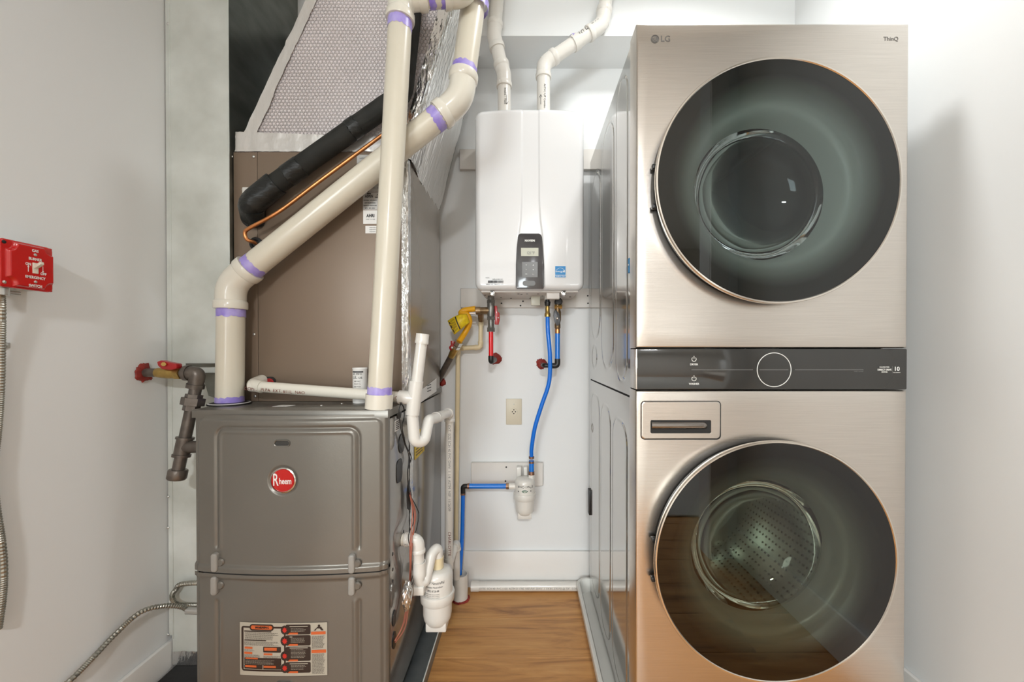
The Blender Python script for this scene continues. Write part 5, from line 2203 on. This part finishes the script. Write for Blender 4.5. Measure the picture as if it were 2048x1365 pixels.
zl = fc.z - .030
text('canister_lettering', 'NC-1W', .0145, (fc.x + .000, 1.745, zl), INK, wf, surf=canw)
bm = NB()
ov = [(fc.x + .013 * math.cos(t_), fc.z - .048 + .0052 * math.sin(t_)) for t_ in lsp(0, 2 * PI, 25)[:-1]]
cxo = [canw(Vector((x, 0, z)), 0) - Vector((0, .0002, 0)) for x, z in ov]
bm.faces.new([bm.verts.new(v) for v in cxo])
ol = build('oval_logo', bm, GREENI, wf, smooth=0)
text('canister_lettering', 'AXIOM', .0062, (fc.x, 1.745, fc.z - .048), WHITEI, wf, surf=lambda p, z: canw(p, z) - Vector((0, .0006, 0)), bold=.0002)
bm = NB()
for (dx_, dz_, w_, h_) in ((-.029, -.030, .005, .009), (-.029, -.050, .006, .006), (.028, -.034, .004, .006), (.028, -.048, .004, .009), (.036, -.030, .004, .012)):
    v4 = [canw(Vector((fc.x + dx_ + sx * w_ / 2, 0, fc.z + dz_ + sz * h_ / 2)), 0) - Vector((0, .0001, 0)) for sx, sz in ((-1, -1), (1, -1), (1, 1), (-1, 1))]
    bm.faces.new([bm.verts.new(v) for v in v4])
o = build('small_print', bm, INKG, wf, smooth=0)
o['kind'] = 'stuff'

bp_ = thing('blue_outlet_pipe', 'blue pipe running left from the wall filter then down to the floor cup', 'pipe', P(928, 973, 1.745))
pipe(bp_, P(935, 973, 1.745), (xin - .008, 1.745, zin), .0110, BLUEP)
for px in (937, 1014):
    bm = NB()
    c = P(px, 973, 1.745)
    lathe(bm, (c.x, 1.745, zin), (1, 0, 0), [(.009, -.005), (.0124, -.0045), (.0124, .0045), (.009, .005)], 20)
    build('crimp_ring', bm, COPPERD, bp_)
bm = NB()
e0 = Vector((P(935, 973, 1.745).x, 1.745, zin))
e1 = Vector((P(926, 973, 1.745).x, 1.745, zin))
tube(bm, fillet([e0, e1, e1 - up * .03], .012, 6), .0105, 18)
build('elbow', bm, BLACKP, bp_)
bm = NB()
tube(bm, smoothpath([e1 - up * .018, P(925.5, 1020, 1.742), P(924, 1080, 1.738), P(919.5, 1150, 1.73)], 8), .0088, 16)
build('hose', bm, BLUED, bp_)
bm = NB()
lathe(bm, e1 - up * .034, (0, 0, 1), [(.009, -.004), (.0108, -.004), (.0108, .004), (.009, .004)], 18)
build('crimp_ring', bm, COPPERD, bp_)

# --- gas line at the back
Yq = 1.74
gp = thing('back_gas_line', 'black pipe with a red valve and yellow flexible hose, rising to the heater', 'gas pipe', P(882, 745, Yq))
g0, g1 = P(876, 762, YB - .03), P(903, 712, Yq)
pipe(gp, g0, g1, .0135, IRON, 'iron_pipe')
dg2 = (g1 - g0).normalized()
bm = NB()
tube(bm, [g1 - dg2 * .006, g1 + dg2 * .02, g1 + dg2 * .045], [.0140, .0165, .0150], 20)
vb_ = build('valve_body', bm, BRASS, gp)
bm = NB()
c = P(904, 696, Yq - .02)
lathe(bm, c, (0, -1, 0), [(.012, -.010), (.012, .004), (.009, .006), (0, .006)], 20)
box(bm, (c.x - .006, c.y - .002, c.z), (c.x + .008, c.y + .006, c.z + .030), .002)
build('valve_handle', bm, REDH, vb_)
screw('handle_screw', P(904, 696, Yq - .027), (0, -1, 0), .005, vb_)
g2 = P(914, 686, Yq)
bm = NB()
hexnut(bm, g1 + dg2 * .044, g1 + dg2 * .058, .0175)
hexnut(bm, g1 + dg2 * .061, g1 + dg2 * .080, .0185)
build('flare_nuts', bm, NICKEL, gp)
gtop = g1 + dg2 * .078
bm = NB()
tube(bm, smoothpath([gtop, P(931, 664, Yq - .01), P(939, 645, Yq - .02), P(934, 630, Yq - .025), P(922, 627, Yq - .02), P(930, 621, Yq - .015), P(951, 618, Yq - .02)], 8), .0125, 18)
build('yellow_flex_hose', bm, YELP, gp)
# yellow tag wrapped on it
bm = NB()
tg = thing('yellow_warning_tag', 'curled yellow warning tag hanging on the yellow gas hose', 'tag', P(915, 650, Yq - .04))


def ftag(u, v):
    # u along the strip (right-top to lower-left), v across
    a_ = P(lerp(934, 895, u), lerp(628, 642, u) - 4 * math.sin(u * PI), Yq - .045 - .012 * math.sin(u * PI))
    b_ = P(lerp(940, 909, u), lerp(645, 670, u), Yq - .040 - .018 * math.sin(u * 2.4))
    p_ = a_.lerp(b_, v)
    p_.y -= .010 * math.sin(v * PI)
    return p_


bt_ = hfield(lsp(0, 1, 18), lsp(0, 1, 10), ftag)
tgb = build('tag_sheet', bt_, YELT, tg, smooth=60)
sol = tgb.modifiers.new('thickness', 'SOLIDIFY')
sol.thickness = .0008
bm.free()
bm = NB()
for (u0_, u1_) in ((.58, .64), (.92, .97)):
    for (v0_, v1_) in (((.05, .95),) if u0_ < .7 else ((.15, .30), (.38, .60), (.66, .9))):
        n_ = 8
        for k in range(n_):
            va_, vb2 = lerp(v0_, v1_, k / n_), lerp(v0_, v1_, (k + 1) / n_)
            bm.faces.new([bm.verts.new(ftag(u, v) + Vector((0, -.0016, 0))) for u, v in ((u0_, va_), (u1_, va_), (u1_, vb2), (u0_, vb2))])
for r_ in range(5):
    for k in range(5):
        u_ = .70 + r_ * .042
        v_ = .12 + k * .16
        bm.faces.new([bm.verts.new(ftag(u, v) + Vector((0, -.0016, 0))) for u, v in ((u_, v_), (u_ + .014, v_), (u_ + .014, v_ + .12), (u_, v_ + .12))])
o = build('tag_print', bm, INK, tg, smooth=0)
o['kind'] = 'stuff'

# --- outlet on the back wall
a, b = P(1012, 850, YB - .006), P(1043.5, 798, YB - .006)
ot = thing('wall_outlet', 'ivory outlet plate with a round three-slot socket on the back wall', 'outlet', ((a.x + b.x) / 2, YB, a.z))
bm = NB()
box(bm, (a.x, YB - .006, a.z), (b.x, YB - .0004, b.z), .002)
build('cover_plate', bm, IVORY, ot)
c = Vector(((a.x + b.x) / 2, YB - .006, (a.z + b.z) / 2))
bm = NB()
lathe(bm, c, (0, -1, 0), [(.0175, 0), (.0170, .002), (0, .0025)], 32)
so = build('socket_face', bm, IVORY, ot)
for (dx_, dz_) in ((-.007, .0), (.007, .0), (0, .009), (0, -.008)):
    bm = NB()
    lathe(bm, c + Vector((dx_, -.0024, dz_)), (0, -1, 0), [(.0026, 0), (.0024, .0004), (0, .0004)], 10)
    build('socket_hole', bm, HOLE, so)
screw('cover_screw', c + Vector((0, 0, .034)), (0, -1, 0), .0025, ot)

# --- yellow energy guide on the furnace side
def sidep(px, py, X_=SX + .001):
    Y_ = X_ * FPX / (px - CX)
    q_ = P(px, py, Y_)
    return Vector((X_, q_.y, q_.z))


yt = thing('yellow_side_tag', 'yellow printed tag stuck on the furnace side behind the trap', 'tag', sidep(840, 895))
bm = NB()
prism(bm, [sidep(829, 860), sidep(847, 858), sidep(848, 902), sidep(829, 921)], None, (.001, 0, 0))
build('tag_sheet', bm, YELT, yt, smooth=0)
bm = NB()
for k in range(7):
    q_ = sidep(830.5, 875 + k * 6) + Vector((.0012, 0, 0))
    q2 = sidep(844, 869 + k * 5) + Vector((.0012, 0, 0))
    bm.faces.new([bm.verts.new(v) for v in (q_, q2, q2 + Vector((0, 0, -.003)), q_ + Vector((0, 0, -.003)))])
o = build('tag_print', bm, INK, yt, smooth=0)
o['kind'] = 'stuff'
# foil strip continuing down the furnace side
fs = NB()
zt_, zb_ = FZ1 - .03, P(0, 1075, 1.30).z
fs.free()
ys = SX * FPX / (820 - CX)
bmf = hfield(lsp(0, 1, 8), lsp(zb_, zt_, 60), lambda u, v: Vector((SX + .0012 + .0022 * random.random(), ys - .012 + u * .034 + .001 * random.random(), v)))
tag(build('foil_strip', bmf, FOIL, smooth=25), 'crinkled vertical foil tape strip down the furnace right side', 'foil tape')

# --- wires
wi = thing('thermostat_wires', 'thin black and copper coloured wires hanging down the furnace right side', 'wires', P(815, 1000, 1.22))
XW = SX + .010


def wp_(*pts_): return smoothpath([sidep(x, y_, XW + dx_) for x, y_, dx_ in pts_], 6)


for pts_, r_, m_ in (
        (((800, 806, .006), (807, 815, .006), (808, 835, .006), (804, 855, .004), (811, 890, .004), (822, 915, .006), (815, 940, .004), (816, 975, .006), (822, 1000, .01), (826, 1030, .012)), .0017, WIREB),
        (((803, 806, .005), (798, 820, .003), (800, 850, .002), (808, 885, .004), (817, 912, .004), (815, 945, .004), (818, 985, .008), (830, 1010, .012), (837, 1030, .016), (832, 1060, .020), (826, 1075, .020),
          (828, 1110, .022), (833, 1140, .020), (821, 1175, .012)), .0014, WIREB),
        (((826, 1030, .012), (827, 1045, .018), (818, 1065, .022), (817, 1085, .022), (829, 1125, .024), (820, 1170, .012)), .0014, WIREB),
        (((818, 985, .006), (824, 1020, .018), (822, 1060, .024), (819, 1100, .024), (819, 1170, .010), (810, 1235, .010), (802, 1258, .008), (788, 1283, -.004)), .0018, WIRER),
        (((819, 985, .006), (828, 1025, .020), (827, 1060, .026), (822, 1110, .026), (820, 1172, .010), (813, 1235, .012), (806, 1262, .010), (789, 1286, -.004)), .0018, WIRER),
        (((820, 990, .006), (831, 1030, .020), (824, 1070, .028), (820, 1120, .026), (817, 1172, .010), (808, 1235, .012), (800, 1262, .010), (789, 1280, -.004)), .0016, WIRER)):
    bm = NB()
    tube(bm, wp_(*pts_), r_, 8)
    build('wire', bm, m_, wi)
bm = NB()
prism(bm, [sidep(815, 960, XW + .003), sidep(822, 990, XW + .006), sidep(819, 1022, XW + .004), sidep(813, 1018, XW + .002), sidep(812, 990, XW + .001)], None, (.002, 0, 0))
build('wire_boot', bm, BLACKP, wi, smooth=0)
bm = NB()
bmesh.ops.create_icosphere(bm, subdivisions=4, radius=1)
c = sidep(813, 1192, XW + .022)
rr = random.Random(11)
from mathutils import noise
for v in bm.verts:
    d = v.co.copy()
    nn = noise.noise(d * 2.2) * .5 + abs(noise.noise(d * 5)) * .35
    v.co = c + Vector((d.x * .013, d.y * .019, d.z * .040)) * (1 + nn * .6)
tag(build('foil_wad', bm, FOIL, smooth=15), 'crumpled silver foil wrapped round the wires low on the furnace side', 'foil')

# --- capacitor can
ca = P(720, 736, 1.2425)
cb_ = FZ1
cn = thing('capacitor_can', 'small white labelled canister standing on the furnace behind the thin cross pipe', 'can', (ca.x, 1.2425, FZ1))
bm = NB()
lathe(bm, (ca.x, 1.2425, FZ1), (0, 0, 1), [(0, .0005), (.0205, .0005), (.0215, .003), (.0215, ca.z - FZ1 - .004), (.0222, ca.z - FZ1 - .003), (.0218, ca.z - FZ1), (.019, ca.z - FZ1 - .002), (0, ca.z - FZ1 - .002)], 36)
build('can', bm, LABELW, cn)


def cans(p, z): return Vector((ca.x + .0220 * math.sin((p.x - ca.x) / .022), 1.2425 - .0220 * math.cos((p.x - ca.x) / .022), p.z))


bm = NB()
nn_ = 8
for k in range(nn_):
    xa, xb_ = ca.x - .018 + .036 * k / nn_, ca.x - .018 + .036 * (k + 1) / nn_
    bm.faces.new([bm.verts.new(cans(Vector((x, 0, z)), 0)) for x, z in ((xa, ca.z - .014), (xb_, ca.z - .014), (xb_, ca.z - .010), (xa, ca.z - .010))])
build('can_print', bm, INK, cn, smooth=0)
for k, (s_, z_) in enumerate((('45 MFD', .009), ('UL us', .013), ('440 VAC', .0055), ('50/60 Hz', .0055), ('NO PCB', .0055), ('protected', .005))):
    text('can_lettering', s_, z_, (ca.x, 0, ca.z - .019 - [0, .010, .022, .030, .038, .046][k]), INK, cn, surf=cans)

# ================================================================== LEFT GAS LINE
Yi = 1.172
Ri = .0165
gl_ = thing('gas_pipe', 'black iron gas pipe with a brass valve and red handle, elbowing down beside the furnace', 'gas pipe', P(385, 745, Yi))
h0 = Vector((XL, Yls, cs.z))
h1 = P(318, 746, Yi)
h2 = P(393, 747, Yi)
h3 = P(384, 800, Yi)
pipe(gl_, h0, h1, .0128, IRON, 'iron_pipe', 24)
bm = NB()
dh = (h2 - h1).normalized()
tube(bm, [h1 - dh * .006, h1 + dh * .006, h1 + dh * .030, h1 + dh * .055, h1 + dh * .062], [.0135, .0150, .0170, .0160, .0145], 24)
vbd = build('valve_body', bm, BRASS, gl_)
bm = NB()
for a_ in (h1 + dh * .052,): hexnut(bm, a_, a_ + dh * .016, .0195)
build('valve_nut', bm, BRASS, vbd)
# handle: an inverted wing on top
bm = NB()
c = P(334, 733, Yi)
prism(bm, [P(x, y_, Yi - .024) for x, y_ in ((313, 724), (321, 721), (331, 724), (352, 728), (353, 737), (342, 741), (323, 739), (315, 732))], None, (0, .022, 0))
bmesh.ops.bevel(bm, geom=bm.edges[:], offset=.003, segments=2, profile=.5, affect='EDGES')
hh = build('valve_handle', bm, REDH, gl_)
bm = NB()
hexnut(bm, P(327, 729, Yi - .025), P(327, 729, Yi - .032), .006)
build('handle_nut', bm, BRASS, hh)
pipe(gl_, h1 + dh * .060, h2 - dh * .02, .0140, IRON, 'nipple', 24)
# elbow with bands
bm = NB()
hb_ = P(396, 746, Yi)
hd_ = P(390, 778, Yi)
tube(bm, fillet([h2 - dh * .026, hb_, hb_ + (hd_ - hb_).normalized() * .040], .026, 10), .0195, 24)
tube(bm, [h2 - dh * .032, h2 - dh * .020], .0225, 24)
dn = (hd_ - hb_).normalized()
tube(bm, [hb_ + dn * .034, hb_ + dn * .046], .0225, 24)
build('iron_elbow', bm, IRON, gl_)
bt0 = P(394, 765, Yi)
bt1 = P(353, 958, Yi - .03)
dn2 = (bt1 - bt0).normalized()
def on(py):
    t_ = (py - 765) / (958 - 765)
    return bt0.lerp(bt1, t_)


pipe(gl_, on(765), on(950), Ri * .93, IRON, 'drop_pipe', 24)
bm = NB()
hexnut(bm, on(790), on(797), .0215)
hexnut(bm, on(797), on(812), .0290)
hexnut(bm, on(812), on(823), .0210)
build('union', bm, IRON, gl_)
bm = NB()
tube(bm, [on(876), on(880), on(880.5), on(910), on(910.5), on(915)], [.0225, .0225, .0195, .0195, .0225, .0225], 24)
c = on(896)
tube(bm, [c, Vector((FX0 - .004, c.y, c.z + .002))], .0175, 20)
build('iron_tee', bm, IRON, gl_)
bm = NB()
tube(bm, [on(940), on(942), on(957), on(960)], [.0215, .0235, .0235, .0200], 24)
build('end_cap', bm, IRON, gl_)

# ================================================================== EMERGENCY SWITCH
XS = XL + .060
def swp(px, py, X_=XS):
    Y_ = X_ * FPX / (px - CX)
    q_ = P(px, py, Y_)
    return Vector((X_, q_.y, q_.z))


sa, sb = swp(6, 476), swp(113, 582)
Ya, Yz = sa.y, sb.y
zt1 = swp(6, 474).z
zb1 = swp(6, 573).z
sw = thing('emergency_switch', 'red metal gas burner emergency switch box on the left wall', 'switch', (XL, (Ya + Yz) / 2, zb1))
bm = NB()
box(bm, (XL + .001, Ya + .002, zb1 + .003), (XS - .012, Yz - .004, zt1 - .003), .002)
build('junction_box', bm, GALV, sw)
for zz in (.25, .5, .75):
    bm = NB()
    lathe(bm, (XL + .025, Ya + .0018, lerp(zb1, zt1, zz)), (0, -1, 0), [(.006, -.001), (.006, .0005), (0, .0006)], 12)
    build('box_hole', bm, HOLE, sw)


def fsw(y, z):
    # y -> horizontal along the wall, z vertical; embossed plate
    yy, z_, s = clampr(y, z, Ya, zb1, Yz, zt1, .010)
    x = XS - .009 + .0035 * sstep(0, -.002, s)
    q_ = sdrr(yy, z_, Ya + .010, zb1 + .004, Yz - .002, zt1 - .004, .008)
    # corner notches
    for cy_, cz_ in ((Ya + .008, zb1 + .008), (Ya + .008, zt1 - .008), (Yz - .004, zb1 + .004), (Yz - .004, zt1 - .004)):
        d_2 = math.hypot(yy - cy_, z_ - cz_)
        q_ = max(q_, .014 - d_2)
    x += .0065 * sstep(.001, -.004, q_)
    return Vector((x, yy, z_))


bm = hfield(lsp(Ya, Yz, 90), lsp(zb1, zt1, 90), fsw)
pl = build('switch_plate', bm, REDS, sw, smooth=60)
bm = NB()
box(bm, (XS - .012, Ya + .001, zb1 + .001), (XS - .006, Yz - .001, zt1 - .001), .002)
build('plate_edge', bm, REDS, sw)
XP = XS + .0012
mid = (swp(71, 530).y)
hz_ = lambda f: lerp(zt1, zb1, f)
def swt(s_, size, f, dy=0, **k):
    text('switch_lettering', s_, size, (XP + .0003, mid + dy, hz_(f)), WHITEI, pl, right=(0, 1, 0), bold=.0001, sx=.76, **k)


swt('GAS', .0082, .155)
swt('BURNER', .0082, .335)
swt('ON', .0082, .46, -.0125)
swt('OFF', .0082, .625, .0145)
swt('EMERGENCY', .0082, .73)
swt('SWITCH', .0082, .91)
for (dy, z0_, z1_) in ((-.0125, .62, .52), (.0135, .46, .56)):
    bm = NB()
    A1 = Vector((XP + .0002, mid + dy, hz_(z0_)))
    B1 = Vector((XP + .0002, mid + dy, hz_(z1_)))
    cyl(bm, A1, B1, .0005, seg=6)
    sg = 1 if B1.z > A1.z else -1
    prism(bm, [B1 + Vector((0, -.0017, 0)), B1 + Vector((0, .0017, 0)), B1 + Vector((0, 0, .004 * sg))], None, (.0004, 0, 0))
    build('switch_arrow', bm, WHITEI, pl, smooth=0)
bm = NB()
zc2 = hz_(.525)
box(bm, (XP - .002, mid - .0050, zc2 - .0115), (XP + .0012, mid + .0050, zc2 + .0115), .0006)
build('toggle_frame', bm, TOGGLE, pl)
bm = NB()
prism(bm, [(XP, mid - .0036, zc2 - .002), (XP, mid - .0036, zc2 + .006), (XP + .014, mid - .0030, zc2 + .014), (XP + .015, mid - .003, zc2 + .008)], None, (0, .0072, 0))
bmesh.ops.bevel(bm, geom=bm.edges[:], offset=.001, segments=2, profile=.5, affect='EDGES')
build('toggle', bm, TOGGLE, pl)
for f in (.235, .82): screw('plate_screw', (XP - .0003, mid, hz_(f)), (1, 0, 0), .0030, pl)
for (y_, f) in ((Ya + .007, .08), (Ya + .007, .90)): screw('plate_screw', (XS - .0055, y_, hz_(f)), (1, 0, 0), .0035, pl, HOLE if f < .5 else ZINC)


# flexible steel conduits
def conduit(name, label, pts_, r=.0075, pitch=.0045):
    path_ = smoothpath(pts_, 14)
    # resample by length
    out = [path_[0]]
    acc = 0
    for a_, b_ in zip(path_, path_[1:]):
        L = (b_ - a_).length
        n_ = max(1, int(L / (pitch / 2)))
        for k in range(1, n_ + 1): out.append(a_.lerp(b_, k / n_))
    rad = [r * (1.0 if k % 2 == 0 else .84) for k in range(len(out))]
    bm_ = NB()
    tube(bm_, out, rad, 12)
    return tag(build(name, bm_, COND, smooth=25), label, 'conduit')


XC = XL + .012
def cpt(px, py, X_=XC):
    Y_ = X_ * FPX / (px - CX)
    q_ = P(px, py, Y_)
    return Vector((X_, q_.y, q_.z))


conduit('flex_conduit', 'grey flexible steel conduit dropping from the red switch along the left wall',
        [cpt(2, 586, XL + .03) + Vector((0, 0, -.004)), cpt(3, 620, XL + .028), cpt(2, 680, XL + .020), cpt(0, 760), cpt(-6, 850), cpt(-16, 940), cpt(-12, 1010), cpt(-2, 1080), cpt(2, 1130), cpt(0, 1190),
         cpt(-10, 1260)])
bm = NB()
c = swp(8, 581, XL + .03)
cc2 = Vector((XL + .03, cpt(2, 586, XL + .03).y, zb1 - .001))
cyl(bm, cc2 - up * .014, cc2 + up * .004, .013)
build('conduit_connector', bm, ZINC, sw)
bm = NB()
cyl(bm, cc2 - up * .007, cc2 + Vector((.004, .028, -.007)), .005, seg=10)
build('connector_screw', bm, ZINC, sw)
bm = NB()
c = cpt(5, 691)
box(bm, (XL + .001, c.y - .004, c.z - .006), (XL + .004, c.y + .020, c.z + .006), .001)
build('strap', bm, ZINC, sw)
screw('strap_screw', (XL + .004, c.y + .010, c.z), (1, 0, 0), .005, sw)
Yf = 1.19
conduit('flex_conduit', 'grey flexible steel conduit arching from the floor at left into the furnace side',
        [P(90, 1400, .94), P(140, 1362, .97), P(190, 1312, 1.03), P(230, 1270, 1.08), P(280, 1226, 1.13), P(325, 1213, 1.17), P(360, 1214, 1.19), P(378, 1222, 1.195)], .0072)
bm = NB()
cyl(bm, P(374, 1222, 1.195), Vector((FX0 - .001, 1.195, P(374, 1224, 1.195).z)), .010)
tag(build('conduit_connector', bm, ZINC), 'small steel conduit connector at the furnace left side', 'connector')
conduit('flex_conduit', 'short looped steel conduit behind the furnace left corner, against the duct',
        [Vector((FX0 + .012, 1.235, P(388, 1166, 1.235).z)), P(370, 1168, 1.235), P(352, 1180, 1.232), P(344, 1194, 1.228), P(352, 1207, 1.225), P(372, 1211, 1.222), Vector((FX0 + .010, 1.22, P(388, 1210, 1.22).z))],
        .0075)
